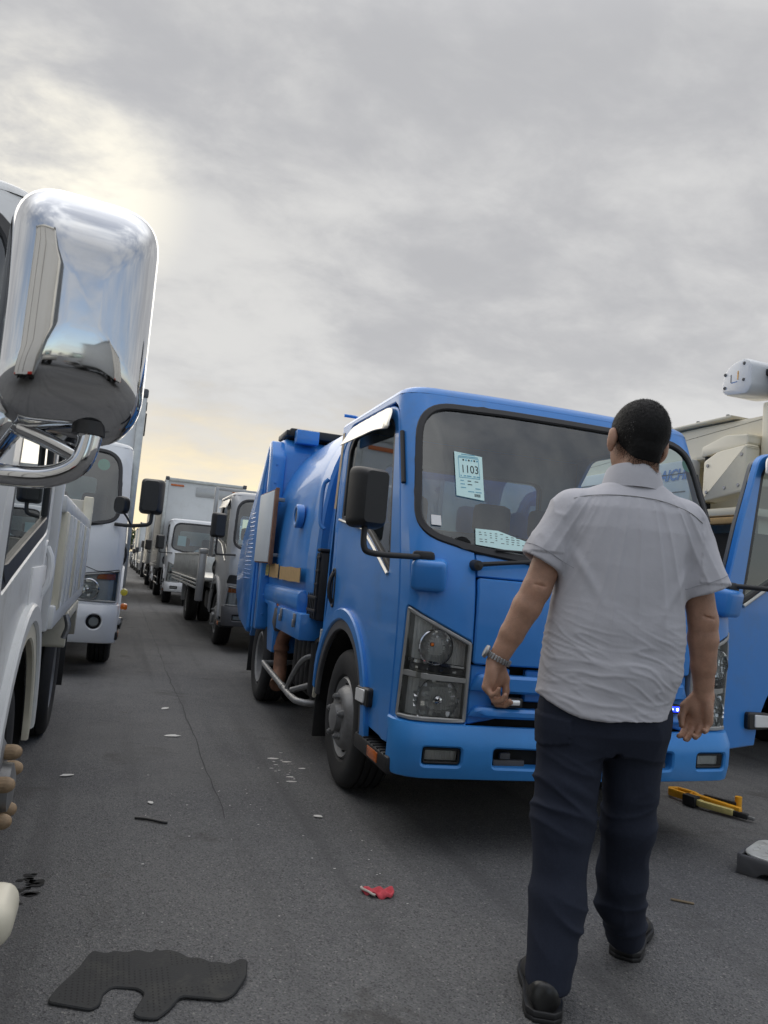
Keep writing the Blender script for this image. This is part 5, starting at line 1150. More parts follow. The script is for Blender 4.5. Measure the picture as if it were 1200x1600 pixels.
another(HT, 'white box truck seen only as a reflection on the right of the chrome mirror', (3.9, -12.5, 0), 1.06, 'trucks behind the viewer')

# -- trees along the far side of the yard
def make_tree(h, seed):
    r_ = np.random.default_rng(seed); t = MB(); t.tube([(0, 0, 0), (0.1, 0, h * 0.3), (0.05, 0.1, h * 0.6), (0, 0, h * 0.9)], [0.16, 0.12, 0.08, 0.03], 8)
    for k in range(7):
        a = r_.uniform(0, 6.28); z = h * r_.uniform(0.3, 0.7); t.tube([(0.08, 0.05, z), (math.cos(a) * h * 0.16, math.sin(a) * h * 0.16, z + h * 0.12), (math.cos(a) * h * 0.28, math.sin(a) * h * 0.28, z + h * 0.2)], [0.05, 0.035, 0.015], 6)
    c = MB(); cl = [(r_.normal(0, h * 0.17), r_.normal(0, h * 0.17), h * r_.uniform(0.38, 0.95), h * r_.uniform(0.07, 0.14)) for _ in range(22)]
    for x, y, z, q in cl:
        for _ in range(42):
            d = r_.normal(0, 1, 3); d /= np.linalg.norm(d); p = np.array([x, y, z]) + d * q * r_.uniform(0.5, 1.1); u = r_.normal(0, 1, 3); u /= np.linalg.norm(u); v = np.cross(d, u); s = 0.16
            c.add([p - u * s, p + v * s * 0.6, p + u * s, p - v * s * 0.6], [(0, 1, 2, 3)])
    return t, c
pr = []
for k in range(3):
    t, c = make_tree((3.9, 4.4, 3.6)[k], 20 + k); r0 = thing('tree', 'round-topped green tree on the far edge of the yard', 'tree', (0, 96, 0), 0, 'trees along the far edge'); t.build('trunk', 'bark', r0); c.build('crown', 'leaf', r0, recalc=False); pr.append(r0)
tx = [0.5, 2.1, 3.9]
for i, x in enumerate(tx):
    o = pr[i] if i < 3 else copy_tree(pr[i % 3]); o.location = (x, 94 + (i * 5) % 9, 0); o.rotation_euler = (0, 0, i * 1.3)
    o['label'] = ['leftmost of three green trees beyond the head of the lane', 'tallest green tree beyond the head of the lane, between two others', 'rightmost of three green trees beyond the head of the lane'][i]

# ---------------------------------------------------------------- things on the ground
def flat_shape(poly, th, mat, name, label, cat, loc, rz=0, wob=0.0, bev=0.003, extra=None):
    m = MB(); S = Plane((0, 0, th), (1, 0, 0), (0, 1, 0))
    patch(m, S, poly, [], 0, th, 0.025, bev, 0, dfun=(lambda u, v: wob * (np.sin(u * 21 + 1) * np.cos(v * 17) + 1) * 0.5) if wob else None)
    if extra: extra(m)
    o = m.build(name, mat, None, 40, recalc=False); o.location = loc; o.rotation_euler = (0, 0, rz); return tag(o, label, cat)
# torn rubber floor mat with cut-outs and rows of holes
mat_poly = [(-0.044, 2.185), (0.066, 2.132), (0.086, 2.155), (0.092, 2.205), (0.115, 2.238), (0.178, 2.216), (0.196, 2.185), (0.165, 2.10), (0.172, 2.078), (0.222, 2.062), (0.258, 2.105), (0.287, 2.155), (0.395, 2.122), (0.425, 2.140), (0.470, 2.215), (0.487, 2.300), (0.468, 2.318), (0.430, 2.298), (0.412, 2.318), (0.385, 2.316), (0.352, 2.352), (0.327, 2.350), (0.300, 2.392), (0.268, 2.416), (0.245, 2.408), (0.235, 2.428), (0.222, 2.400), (0.185, 2.424), (0.150, 2.412), (0.120, 2.426), (0.098, 2.412), (0.062, 2.434), (0.050, 2.420), (0.028, 2.355), (-0.02, 2.26)]
cx_, cy_ = 0.21, 2.25
mp = rpoly([(x - cx_, y - cy_) for x, y in mat_poly], 0.014, 3)
fold = lambda u, v: 0.004 + 0.010 * np.clip((u - 0.20) / 0.07, 0, 1) ** 2 + 0.004 * np.sin(u * 13) * np.cos(v * 11)
m = MB(); S = Plane((0, 0, 0.006), (1, 0, 0), (0, 1, 0)); patch(m, S, mp, [], 0, 0.006, 0.02, 0.003, 0, dfun=fold)
MT = m.build('floor_mat', 'mat', None, 40, recalc=False); MT.location = (cx_, cy_, 0); tag(MT, 'torn black rubber floor mat with cut-outs and rows of pinholes lying at the bottom left', 'floor mat')
m = MB(); inn = np.array([(x, y) for x in np.arange(-0.24, 0.28, 0.0145) for y in np.arange(-0.15, 0.17, 0.0145)]); inn = inn[inside(inn, inset(mp, 0.016))]
for k, (x, y) in enumerate(inn):
    if (int(x * 69 + 500) // 7 + int(y * 69 + 500) // 8) % 5 == 4: continue
    z = 0.0064 + float(fold(np.array([x]), np.array([y]))[0]); m.add([(x + 0.0028 * math.cos(a), y + 0.0028 * math.sin(a), z) for a in np.arange(6) * math.pi / 3], [(0, 1, 2, 3, 4, 5)])
ho = m.build('pinholes', 'dark', MT, recalc=False); ho['kind'] = 'stuff'
# red work glove rag
gp = rpoly([(-0.085, 0.02), (-0.05, 0.045), (-0.01, 0.035), (0.005, 0.055), (0.06, 0.045), (0.085, 0.02), (0.08, -0.02), (0.055, -0.045), (0.02, -0.055), (-0.02, -0.04), (-0.05, -0.03), (-0.075, -0.01)], 0.012, 3)
m = MB(); patch(m, Plane((0, 0, 0.008), (1, 0, 0), (0, 1, 0)), gp, [], 0, 0.008, 0.009, 0.003, 0, dfun=lambda u, v: 0.006 * np.sin(u * 90 + v * 60) + 0.005 * np.sin(v * 120 - u * 30) + 0.004)
RG = m.build('red_rag', 'cloth_red', None, 60, recalc=False); RG.location = (1.035, 2.735, 0.002); RG.rotation_euler = (0, 0, R(-20)); RG.scale = (0.72, 0.8, 1); tag(RG, 'crumpled red cloth rag with white edge lying on the asphalt', 'rag')
m = MB(); m.tube(spath([(-0.084, 0.022, 0.012), (-0.088, 0.005, 0.014), (-0.07, -0.012, 0.014), (-0.045, -0.03, 0.013), (-0.03, -0.045, 0.012), (-0.012, -0.05, 0.01)]), 0.0045, 6); m.build('white_hem', 'cloth_white', RG)
# yellow clamp tool
YT = thing('yellow_tool', 'yellow plastic hand tool with a loop handle and black tips beside the truck bumper', 'hand tool', (3.36, 3.66, 0.0), R(-74)); YT.scale = (0.9, 1.15, 1.1)
def bar(path, w, h, mat, name, closed=False, mi=0):
    m = MB(); n = len(path)
    for i in range(n if closed else n - 1):
        a = Vector(path[i]); b = Vector(path[(i + 1) % n]); d = (b - a); l = d.length; ang = math.atan2(d.y, d.x)
        m.box(tuple((a + b) / 2), (l + w * 0.7, w, h), Matrix.Rotation(ang, 3, 'Z'), 0.005)
    return m.build(name, mat, YT)
bar([(-0.27, 0.0, 0.03), (-0.245, 0.045, 0.03), (-0.13, 0.05, 0.03), (-0.045, 0.005, 0.03), (-0.13, -0.025, 0.03), (-0.25, -0.02, 0.03)], 0.022, 0.04, 'yellow', 'loop_handle', True)
bar([(-0.14, 0.045, 0.035), (-0.12, -0.02, 0.035)], 0.016, 0.02, 'yellow', 'handle_bridge')
bar([(-0.05, 0.0, 0.04), (0.22, -0.005, 0.035)], 0.030, 0.035, 'yellow', 'main_bar')
bar([(-0.09, -0.045, 0.03), (0.0, -0.055, 0.03), (0.19, -0.03, 0.025)], 0.034, 0.03, 'yellow_pale', 'label_bar')
bar([(-0.03, 0.02, 0.05), (0.16, 0.045, 0.045)], 0.020, 0.03, 'black', 'grip_lever')
bar([(0.05, 0.06, 0.03), (0.17, 0.055, 0.03)], 0.022, 0.03, 'yellow', 'side_bar')
bar([(-0.09, -0.06, 0.03), (-0.035, -0.062, 0.03)], 0.05, 0.055, 'black', 'end_block')
m = MB(); m.lathe([(0, 0.09), (0.02, 0.09), (0.02, 0.0), (0, 0)], (0.165, 0.06, 0.0), 'z', 14); m.build('knob_post', 'yellow', YT)
bar([(0.20, -0.02, 0.025), (0.27, -0.01, 0.022)], 0.03, 0.028, 'black', 'tip'); bar([(0.27, -0.005, 0.02), (0.31, 0.0, 0.02)], 0.018, 0.018, 'steel', 'metal_tip')
# chequer-plate step at the right edge
STP = thing('metal_step', 'worn chequer-plate metal step with dark frame at the right edge', 'step', (2.95, 2.74, 0.0), R(-60)); STP.scale = (1, 1, 0.62)
m = MB(); S = Plane((0, 0, 0.145), (1, 0, 0), (0, 1, 0)); patch(m, S, rpoly([(-0.13, -0.17, 0.10), (0.62, -0.17), (0.62, 0.17), (-0.13, 0.17, 0.10)], 0.03, 6), [], 0, 0.012, 0.06, 0.004); tp_ = m.build('tread_plate', 'plate', STP, recalc=False)
m = MB()
for i in range(15):
    for j in range(6):
        x, y = -0.09 + i * 0.048, -0.125 + j * 0.05; a = R(45 if (i + j) % 2 else -45)
        if x < -0.06 and abs(y) > 0.10: continue
        m.box((x, y, 0.147), (0.03, 0.008, 0.005), Matrix.Rotation(a, 3, 'Z'), 0.002, seg=1)
k_ = m.build('tread_pattern', 'plate', tp_); k_['kind'] = 'stuff'
m = MB(); m.prism(rpoly([(-0.145, 0.0, 0.01), (-0.06, 0.0, 0.01), (-0.035, 0.045, 0.03), (0.60, 0.045, 0.02), (0.60, 0.13, 0.0), (-0.13, 0.135, 0.02)], 0.01, 4), -0.18, -0.16, 'xz', bev=0.006)
m.build('side_frame', 'grey', STP)
m = MB(); m.prism(rpoly([(-0.145, 0.0, 0.01), (-0.06, 0.0, 0.01), (-0.035, 0.045, 0.03), (0.60, 0.045, 0.02), (0.60, 0.13, 0.0), (-0.13, 0.135, 0.02)], 0.01, 4), 0.16, 0.18, 'xz', bev=0.006); m.build('side_frame', 'grey', STP)
m = MB(); m.box((-0.135, 0, 0.07), (0.02, 0.33, 0.13), bev=0.008); m.build('end_frame', 'grey', STP)
m = MB(); m.box((0.58, 0, 0.065), (0.04, 0.3, 0.13), bev=0.008); m.build('foot', 'grey', STP)
# scraps, stick, twig
def blob(n, r, seed, el=1.6):
    q = np.random.default_rng(seed); return [((r * (0.6 + 0.5 * q.random())) * math.cos(2 * math.pi * k / n) * el, (r * (0.6 + 0.5 * q.random())) * math.sin(2 * math.pi * k / n)) for k in range(n)]
for i, (x, y, r_, name, lab) in enumerate([(0.468, 5.244, 0.035, 'paper_scrap', 'larger white paper scrap on the lane between the rows'), (0.472, 6.175, 0.03, 'paper_scrap', 'thin white paper scrap farther up the lane'), (0.274, 3.834, 0.014, 'paper_scrap', 'small white scrap above the black stick'), (1.028, 3.60, 0.017, 'paper_scrap', 'white scrap near the front tyre of the garbage truck'), (-0.12, 4.30, 0.022, 'paper_scrap', 'white scrap beside the rear tyre of the nearest truck')]):
    so_ = flat_shape(blob(10, r_, i), 0.0015, 'scrap', name, lab, 'litter', (x, y, 0.001), i * 0.9, 0.005, 0.0005); so_['group'] = 'paper scraps on the asphalt'
m = MB(); m.tube(spath([(-0.07, 0.035, 0.006), (-0.02, 0.01, 0.008), (0.04, -0.03, 0.007), (0.065, -0.035, 0.006)]), 0.0055, 6); o = m.build('black_stick', 'black'); o.location = (0.27, 3.58, 0); tag(o, 'thin black stick lying on the asphalt above the floor mat', 'stick')
m = MB(); m.tube(spath([(-0.035, 0.03, 0.005), (0.0, 0.0, 0.006), (0.035, -0.02, 0.004)]), [0.0045] * 16 + [0.003], 6); o = m.build('twig', 'twig'); o.location = (2.225, 2.52, 0); tag(o, 'dry brown twig on the asphalt to the right of the walking man', 'twig')
m = MB(); q = np.random.default_rng(5)
for k in range(22):
    cx, cy = 1.07 + q.normal(0, 0.05), 4.42 + q.normal(0, 0.17); r_ = q.uniform(0.003, 0.008) if k > 4 else q.uniform(0.012, 0.02); p = blob(7, r_, 100 + k, 2.0); m.add([(x + cx, y + cy, 0.0025) for x, y in p], [tuple(range(7))])
for k in range(40):
    cx, cy = q.uniform(0.2, 1.3), q.uniform(2.6, 4.6); r_ = q.uniform(0.002, 0.005); p = blob(6, r_, 200 + k, 1.3); m.add([(x + cx, y + cy, 0.0025) for x, y in p], [tuple(range(6))])
o = m.build('paint_flecks', 'scrap', None, recalc=False); o['kind'] = 'stuff'; o['label'] = 'white paint flecks spattered on the asphalt by the front tyre'
m = MB()
for k in range(18):
    cx, cy = -0.16 + q.normal(0, 0.03), 2.92 + q.normal(0, 0.06); p = blob(8, q.uniform(0.006, 0.022), 300 + k, 1.5); m.add([(x + cx, y + cy, 0.003) for x, y in p], [tuple(range(8))])
o = m.build('oil_spots', 'dark', None, recalc=False); o['kind'] = 'stuff'; o['label'] = 'black oil spots beside the front wheel of the nearest truck'
# joint running up the lane: a shallow dark groove of uneven width
m = MB(); L = []; Rr = []
for k in range(260):
    y = 3.6 + k * 0.16; x = 0.60 + 0.006 * math.sin(y * 1.3) + 0.004 * math.sin(y * 5.1) + q.normal(0, 0.004); w = 0.0018 + 0.002 * q.random(); L.append((x - w, y, 0.0022)); Rr.append((x + w, y, 0.0022))
m.add(L + Rr, [(k, 260 + k, 261 + k, k + 1) for k in range(259)]); o = m.build('pavement_joint', 'joint', None, recalc=False); o['kind'] = 'structure'

# ---------------------------------------------------------------- the man walking away towards the truck
from mathutils import noise as mnoise
MAN = thing('person', 'man seen from behind in grey short-sleeved shirt and navy trousers, walking towards the blue truck', 'person', (1.47, 2.03, 0), R(-18.7))
HC = np.array((0.018, -0.065, 1.650)); HR = Matrix.Rotation(R(9), 3, 'Z') @ Matrix.Rotation(R(6), 3, 'Y')
hp = lambda x, y, z: tuple(HC + np.array(HR @ Vector((x, y, z))))
def vnormals(V, F):
    n = np.zeros_like(V); a = np.cross(V[F[:, 2]] - V[F[:, 0]], V[F[:, 3]] - V[F[:, 1]])
    for i in range(4): np.add.at(n, F[:, i], a)
    return n / (np.linalg.norm(n, axis=1, keepdims=True) + 1e-12)
# --- body: one continuous figure
f = Field((-0.50, -0.36, 0.0), (0.42, 0.40, 1.80), 0.0042)
f.ell(hp(0, 0, 0.018), (0.077, 0.096, 0.098), 0.0, HR); f.ell(hp(0, 0.030, -0.045), (0.062, 0.068, 0.072), 0.02, HR); f.ell(hp(0, 0.055, -0.088), (0.036, 0.034, 0.026), 0.015, HR)
f.cap(hp(0, 0.092, 0.005), hp(0, 0.108, -0.030), 0.009, 0.014, 0.010); f.ell(hp(0, 0.088, -0.064), (0.024, 0.010, 0.010), 0.006, HR)
for s in (-1, 1):
    f.ell(hp(s * 0.032, 0.086, 0.008), (0.014, 0.012, 0.008), 0.006, HR); f.cap(hp(s * 0.015, 0.092, 0.026), hp(s * 0.046, 0.080, 0.028), 0.008, 0.006, 0.008)
    f.ell(hp(s * 0.087, -0.004, -0.018), (0.013, 0.019, 0.034), 0.004, HR @ Matrix.Rotation(R(s * -24), 3, 'Z')); f.ell(hp(s * 0.083, 0.002, -0.048), (0.008, 0.010, 0.012), 0.006, HR)
    f.cap(hp(s * 0.098, 0.006, -0.005), hp(s * 0.096, 0.008, -0.03), 0.006, 0.005, 0.004, cut=True)
f.cap((0.012, -0.062, 1.44), (0.018, -0.060, 1.60), 0.063, 0.055, 0.025); f.cap((-0.03, -0.085, 1.45), hp(-0.02, -0.06, -0.05), 0.030, 0.020, 0.03); f.cap((0.05, -0.085, 1.45), hp(0.02, -0.06, -0.05), 0.030, 0.020, 0.03)
f.column([1.47, 1.40, 1.25, 1.05, 0.92, 0.82], [0, 0, -0.01, -0.015, -0.02, -0.025], [-0.06] * 6, [0.09, 0.165, 0.165, 0.165, 0.17, 0.16], [0.07, 0.09, 0.11, 0.11, 0.11, 0.10], 0.03)
LS, LE, LW = (-0.185, -0.065, 1.395), (-0.262, -0.072, 1.165), (-0.362, -0.050, 0.935)
RS, RE, RW = (0.180, -0.065, 1.39), (0.249, -0.060, 1.115), (0.276, -0.030, 0.892)
mix = lambda a, b, t: tuple(np.array(a) * (1 - t) + np.array(b) * t)
for S_, E_, W_ in ((LS, LE, LW), (RS, RE, RW)):
    f.cap(S_, E_, 0.053, 0.0425, 0.012); f.cap(E_, mix(E_, W_, 0.25), 0.0425, 0.0435, 0.012); f.cap(mix(E_, W_, 0.25), mix(E_, W_, 0.62), 0.0435, 0.0365, 0.010); f.cap(mix(E_, W_, 0.62), W_, 0.0365, 0.0290, 0.010, flat=((0, 1, 0), 1.18))
    e = np.array(E_); f.cap(e + (-0.014, -0.041, 0.012), e + (0.018, -0.043, 0.006), 0.0035, 0.0035, 0.003, cut=True)   # fold over the elbow
def hand(W_, sx, tilt, curl, yaw=0.0):
    """palm turned back; sx = +1 when the thumb is on the +x side"""
    w = np.array(W_); T = Matrix.Rotation(R(tilt), 3, 'Y') @ Matrix.Rotation(R(yaw), 3, 'Z'); q = lambda x, y, z: tuple(w + np.array(T @ Vector((x * sx, y, z))))
    kn = []
    for i, (x, l) in enumerate(((0.031, 0.088), (0.011, 0.092), (-0.010, 0.087), (-0.029, 0.078))):
        f.cap(q(x * 0.45, 0.004, -0.006), q(x, 0.006, -l), 0.017, 0.0135, 0.014, flat=((0, 1, 0), 1.0)); kn.append((x, l))
    f.ell(q(0.020, -0.010, -0.040), (0.015, 0.013, 0.032), 0.012); f.ell(q(-0.024, -0.008, -0.045), (0.012, 0.012, 0.034), 0.012)
    for i, (x, l) in enumerate(kn):
        L1, L2, L3 = [(0.036, 0.024, 0.019), (0.040, 0.027, 0.020), (0.037, 0.025, 0.020), (0.029, 0.019, 0.017)][i]; c = curl[i]; r0 = 0.0102 if i < 3 else 0.0088
        p = np.array((x, 0.006, -l)); a = 0.0; pts = [p]
        for L_, ca in zip((L1, L2, L3), c):
            a += ca; p = p + np.array((-0.10 * (i - 1.2) * 0.25 * L_ + 0.0, -math.sin(R(a)) * L_, -math.cos(R(a)) * L_)) ; pts.append(p)
        for j in range(3): f.cap(q(*pts[j]), q(*pts[j + 1]), r0 - 0.0008 * j, r0 - 0.0008 * (j + 1), 0.003 if j else 0.006)
    th = [(0.022, -0.004, -0.018), (0.042, -0.014, -0.050), (0.043, -0.022, -0.083), (0.036, -0.026, -0.108)]
    for j, r_ in enumerate((0.016, 0.0125, 0.0105)): f.cap(q(*th[j]), q(*th[j + 1]), r_, r_ - 0.0018, 0.006)
hand(LW, 1, 4, ((26, 58, 38), (34, 64, 40), (42, 66, 42), (50, 66, 42)), 50)
hand(RW, -1, 9, ((14, 40, 28), (20, 44, 28), (26, 46, 30), (32, 48, 30)), -38)
# legs inside the trousers
f.cap((-0.115, -0.05, 0.84), (-0.135, -0.065, 0.47), 0.085, 0.055, 0.03); f.cap((-0.135, -0.075, 0.47), (-0.166, -0.150, 0.09), 0.052, 0.036, 0.02); f.cap((-0.170, -0.160, 0.075), (-0.165, -0.04, 0.045), 0.030, 0.022, 0.02)
f.cap((0.075, -0.04, 0.84), (0.087, 0.02, 0.47), 0.085, 0.055, 0.03); f.cap((0.087, 0.02, 0.47), (0.150, 0.165, 0.10), 0.052, 0.036, 0.02); f.cap((0.160, 0.215, 0.080), (0.21, 0.33, 0.045), 0.030, 0.022, 0.02)
V, F = f.mesh(1); BODY_V, BODY_N = V, vnormals(V, F); mesh_from('body', V, F, 'skin', MAN)
# --- hair: short, tapering into the neck
h = Field((-0.14, -0.24, 1.50), (0.18, 0.12, 1.80), 0.0034)
h.ell(hp(0, -0.004, 0.020), (0.0845, 0.103, 0.1015), 0.0, HR); h.ell(hp(0, 0.030, -0.045), (0.065, 0.071, 0.074), 0.02, HR); h.cap((0.012, -0.062, 1.44), (0.018, -0.060, 1.60), 0.0675, 0.0605, 0.025); h.cap((-0.03, -0.085, 1.45), hp(-0.02, -0.06, -0.05), 0.034, 0.0245, 0.03); h.cap((0.05, -0.085, 1.45), hp(0.02, -0.06, -0.05), 0.034, 0.0245, 0.03)
X = np.meshgrid(*h.ax, indexing='ij'); Q = np.array(HR).T; Y = [X[i] - HC[i] for i in range(3)]; lx, ly, lz = [Q[i][0] * Y[0] + Q[i][1] * Y[1] + Q[i][2] * Y[2] for i in range(3)]
line = -0.038 + 0.58 * ly + 0.5 * np.clip(ly - 0.03, 0, 1) + 0.022 * np.exp(-((np.abs(lx) - 0.078) / 0.02) ** 2)
taper = np.clip((line + 0.045 - lz) / 0.045, 0, 1) * 0.0026
h.d = np.maximum(h.d + taper, line - lz)
V, F = h.mesh(1); N = vnormals(V, F); V2 = V + N * (np.array([mnoise.noise(Vector(p * 140)) for p in V]) * 0.0012)[:, None]
HA = mesh_from('hair', V2, F, 'hair', MAN)
m = MB(); q = np.random.default_rng(3); pick = q.choice(len(V), 11000)
crown = np.array(hp(0.01, -0.02, 0.12))
for i in pick:
    lzz = Q @ (V[i] - HC); fl = V[i] - crown; fl -= N[i] * (fl @ N[i]); fl /= np.linalg.norm(fl) + 1e-9
    n = N[i] * 0.55 + fl * 0.9 + q.normal(0, 0.22, 3); n /= np.linalg.norm(n); t = np.cross(n, N[i]); t /= np.linalg.norm(t) + 1e-9; p = V[i] - N[i] * 0.001; l = q.uniform(0.004, 0.010) * (0.6 if lzz[2] < 0 else 1)
    m.add([p - t * 0.0006, p + t * 0.0006, p + n * l], [(0, 1, 2)], 1 if (abs(lzz[0]) > 0.055 and lzz[2] < 0.03 and q.random() < 0.3) else 0)
# clipped stubble fading into the neck below the hairline
bv, bn = BODY_V, BODY_N; lo = (bv - HC) @ Q.T; ln_ = -0.038 + 0.58 * lo[:, 1] + 0.022 * np.exp(-((np.abs(lo[:, 0]) - 0.078) / 0.02) ** 2); dz_ = ln_ - lo[:, 2]
cand = np.where((dz_ > -0.004) & (dz_ < 0.045) & (lo[:, 1] < 0.03) & (np.abs(lo[:, 0]) < 0.080))[0]
for i in q.choice(cand, 11000):
    if q.random() < (max(0, dz_[i]) / 0.045) ** 0.6: continue
    n = bn[i] * 0.5 + np.array((0, 0, -0.8)) + q.normal(0, 0.2, 3); n /= np.linalg.norm(n); t = np.cross(n, bn[i]); t /= np.linalg.norm(t) + 1e-9; p = bv[i] + q.normal(0, 0.0015, 3) * 0.7
    m.add([p - t * 0.0005, p + t * 0.0005, p + n * 0.004], [(0, 1, 2)], 0)
o = m.build('hair_tips', ['hair', 'greyhair'], HA, recalc=False); o['kind'] = 'stuff'
# --- shirt
sh = Field((-0.42, -0.30, 0.74), (0.40, 0.16, 1.56), 0.0042)
sh.column([1.515, 1.485, 1.455, 1.42, 1.36, 1.25, 1.15, 1.04, 0.95, 0.87, 0.78], [0.012, 0.008, 0, -0.002, -0.004, -0.008, -0.012, -0.016, -0.022, -0.036, -0.042], [-0.065, -0.066, -0.066, -0.064, -0.062, -0.058, -0.056, -0.055, -0.052, -0.05, -0.05],
          [0.075, 0.115, 0.165, 0.195, 0.203, 0.194, 0.192, 0.205, 0.209, 0.200, 0.194], [0.070, 0.082, 0.098, 0.112, 0.125, 0.135, 0.138, 0.14, 0.14, 0.14, 0.142], 0.0, 2.35)
SL = ((-0.165, -0.066, 1.405), (-0.272, -0.07, 1.20)); SR = ((0.160, -0.066, 1.40), (0.258, -0.062, 1.16))
sh.cap((-0.10, -0.066, 1.435), SL[0], 0.05, 0.062, 0.03); sh.cap((0.10, -0.066, 1.435), SR[0], 0.05, 0.062, 0.03)
X = np.meshgrid(*sh.ax, indexing='ij')
sv = Field((-0.42, -0.30, 0.74), (0.40, 0.16, 1.56), 0.0042)
sv.cap(SL[0], SL[1], 0.072, 0.068, 0.0, flat=((0, 1, 0), 0.92)); sv.cap(SR[0], SR[1], 0.074, 0.080, 0.0, flat=((0, 1, 0), 0.95))
# sleeves cut square at the cuff and hollow there; curved hem
for S0, S1, tt, r_ in ((SL[0], SL[1], 0.80, 0.058), (SR[0], SR[1], 0.83, 0.069)):
    a = np.array(S0); b = np.array(S1); e = (b - a) / np.linalg.norm(b - a); end = a + (b - a) * tt
    pl = (X[0] - end[0]) * e[0] + (X[1] - end[1]) * e[1] + (X[2] - end[2]) * e[2]; half = (X[0] < 0) if a[0] < 0 else (X[0] >= 0)
    sv.d[:] = np.where(half, np.maximum(sv.d, pl), sv.d); sv.cap(end - e * 0.045, end + e * 0.05, r_, r_, cut=True)
kk = 0.02; hh = np.clip(0.5 + 0.5 * (sh.d - sv.d) / kk, 0, 1); sh.d = (sh.d * (1 - hh) + sv.d * hh - kk * hh * (1 - hh)).astype(np.float32)
hem = 0.800 + 0.9 * np.clip(np.abs(X[0] + 0.0) - 0.04, 0, 1) ** 2 * 1.7 + 0.012 * np.sin(X[0] * 9 + 1) - np.clip(X[0], -0.3, 0.3) * 0.03
sh.d = np.maximum(sh.d, hem - X[2])
V, F = sh.mesh(1); N = vnormals(V, F)
def ridge(p, s, off=0.0):
    n = mnoise.noise(Vector((p[0] * s[0] + off, p[1] * s[1] + off, p[2] * s[2] + off))); return (1 - abs(n) * 2.2)
dsp = np.zeros(len(V))
for i, p in enumerate(V):
    x, y, z = p; lowf = min(1, max(0, (1.16 - z) / 0.16)); upf = min(1, max(0, (z - 0.98) / 0.15)); slv = 1.0 if abs(x) > 0.20 and z > 1.15 else 0.0
    c = (x * 0.97 - z * 0.26, y, z + x * 0.30)
    wp_ = mnoise.noise(Vector((x * 8 + 4, y * 8, z * 8))); cw = (c[0], c[1], c[2] + 0.03 * wp_); msk = min(1, max(0, 0.55 + 1.6 * mnoise.noise(Vector((x * 7 + 9, y * 7, z * 10)))))
    w = lowf * (0.0036 * max(0, ridge(cw, (5, 6, 26))) ** 3 * msk + 0.0026 * max(0, ridge(cw, (9, 9, 50), 7.3)) ** 3 * (1.3 - msk) + 0.008 * mnoise.noise(Vector((x * 6, y * 6, z * 9))))
    fan = (x + 0.005) / (1.62 - z + 0.08)                                  # folds falling from the shoulder blades
    w += upf * (1 - 0.4 * lowf) * (0.0042 * max(0, 1 - 2.0 * abs(mnoise.noise(Vector((fan * 11 + 3.3, z * 1.6, 0.4))))) ** 2 + 0.002 * mnoise.noise(Vector((x * 14, y * 14, z * 7))))
    if slv: w += 0.0045 * max(0, ridge(p, (10, 10, 12), 2.1)) ** 2
    for sg, ax_, az_ in ((-1, -0.185, 1.30), (1, 0.168, 1.27)):         # creases at the armpits
        dd = math.hypot(x - ax_, (z - az_) * 0.55); w -= 0.010 * math.exp(-(dd / 0.020) ** 2) * (y < -0.02)
        dd2 = abs((x - ax_) * 0.8 + sg * -(z - az_) * 0.45); w += 0.005 * math.exp(-(dd2 / 0.012) ** 2) * math.exp(-((z - az_ + 0.06) / 0.09) ** 2)
    if slv and z < (1.275 if x < 0 else 1.225): w *= 0.25
    dsp[i] = w * min(1, max(0, (1.475 - z) / 0.05))
V = V + N * dsp[:, None]
SHIRT = mesh_from('shirt', V, F, 'shirt', MAN)
def back_at(x, z):
    d = (V[:, 0] - x) ** 2 + (V[:, 2] - z) ** 2; i = np.argsort(d)[:10]; return V[i[np.argmin(V[i, 1])]]
m = MB(); pts = []
for x, z in [(-0.185, 1.452), (-0.15, 1.462), (-0.10, 1.468), (-0.04, 1.470), (0.02, 1.468), (0.07, 1.462), (0.12, 1.450), (0.16, 1.436), (0.20, 1.412)]:
    b = back_at(x, z - 0.012); pts.append((x, b[1] - 0.0005, z - 0.012))
m.tube(spath(pts, 6), 0.0011, 6); m.build('yoke_seam', 'trim', SHIRT)
m = MB(); rings = []
for zz, a, b, t in ((1.490, 0.096, 0.090, 0.0), (1.520, 0.091, 0.085, 0.0), (1.556, 0.082, 0.077, 0.0), (1.562, 0.0785, 0.0735, 0.0), (1.556, 0.075, 0.070, 0), (1.50, 0.078, 0.072, 0)):
    rings.append([(0.008 + a * math.cos(u), -0.064 + b * math.sin(u), zz - 0.042 * (0.5 + 0.5 * math.sin(u)) ** 1.3 - 0.003 * math.cos(u)) for u in np.linspace(0, 2 * math.pi, 41)[:-1]])
m.loft(rings, 0, (False, False)); m.build('collar', 'shirt', SHIRT, sharp=60)
# stitched cuff lines on the sleeves
for S0, S1, tt in ((SL[0], SL[1], 0.68), (SR[0], SR[1], 0.71)):
    a = np.array(S0); b = np.array(S1); e = (b - a) / np.linalg.norm(b - a); c = a + (b - a) * tt; rel = V - c; h_ = rel @ e; rad = rel - h_[:, None] * e; rr_ = np.linalg.norm(rad, axis=1)
    ok_ = (np.abs(h_) < 0.004) & (rr_ < 0.105) & (rr_ > 0.060); e1 = np.cross(e, (0, 1, 0)); e1 /= np.linalg.norm(e1); e2 = np.cross(e, e1); an = np.arctan2(rad @ e2, rad @ e1); pts = []
    for k in range(40):
        ang = -math.pi + 2 * math.pi * (k + 0.5) / 40; m_ = ok_ & (np.abs(an - ang) < 0.12)
        if m_.any(): r_ = rr_[m_].max() + 0.0004; pts.append(tuple(c + (e1 * math.cos(ang) + e2 * math.sin(ang)) * r_))
    m = MB(); m.tube(pts, 0.0007, 5, closed=True); m.build('cuff_stitching', 'seam', SHIRT)
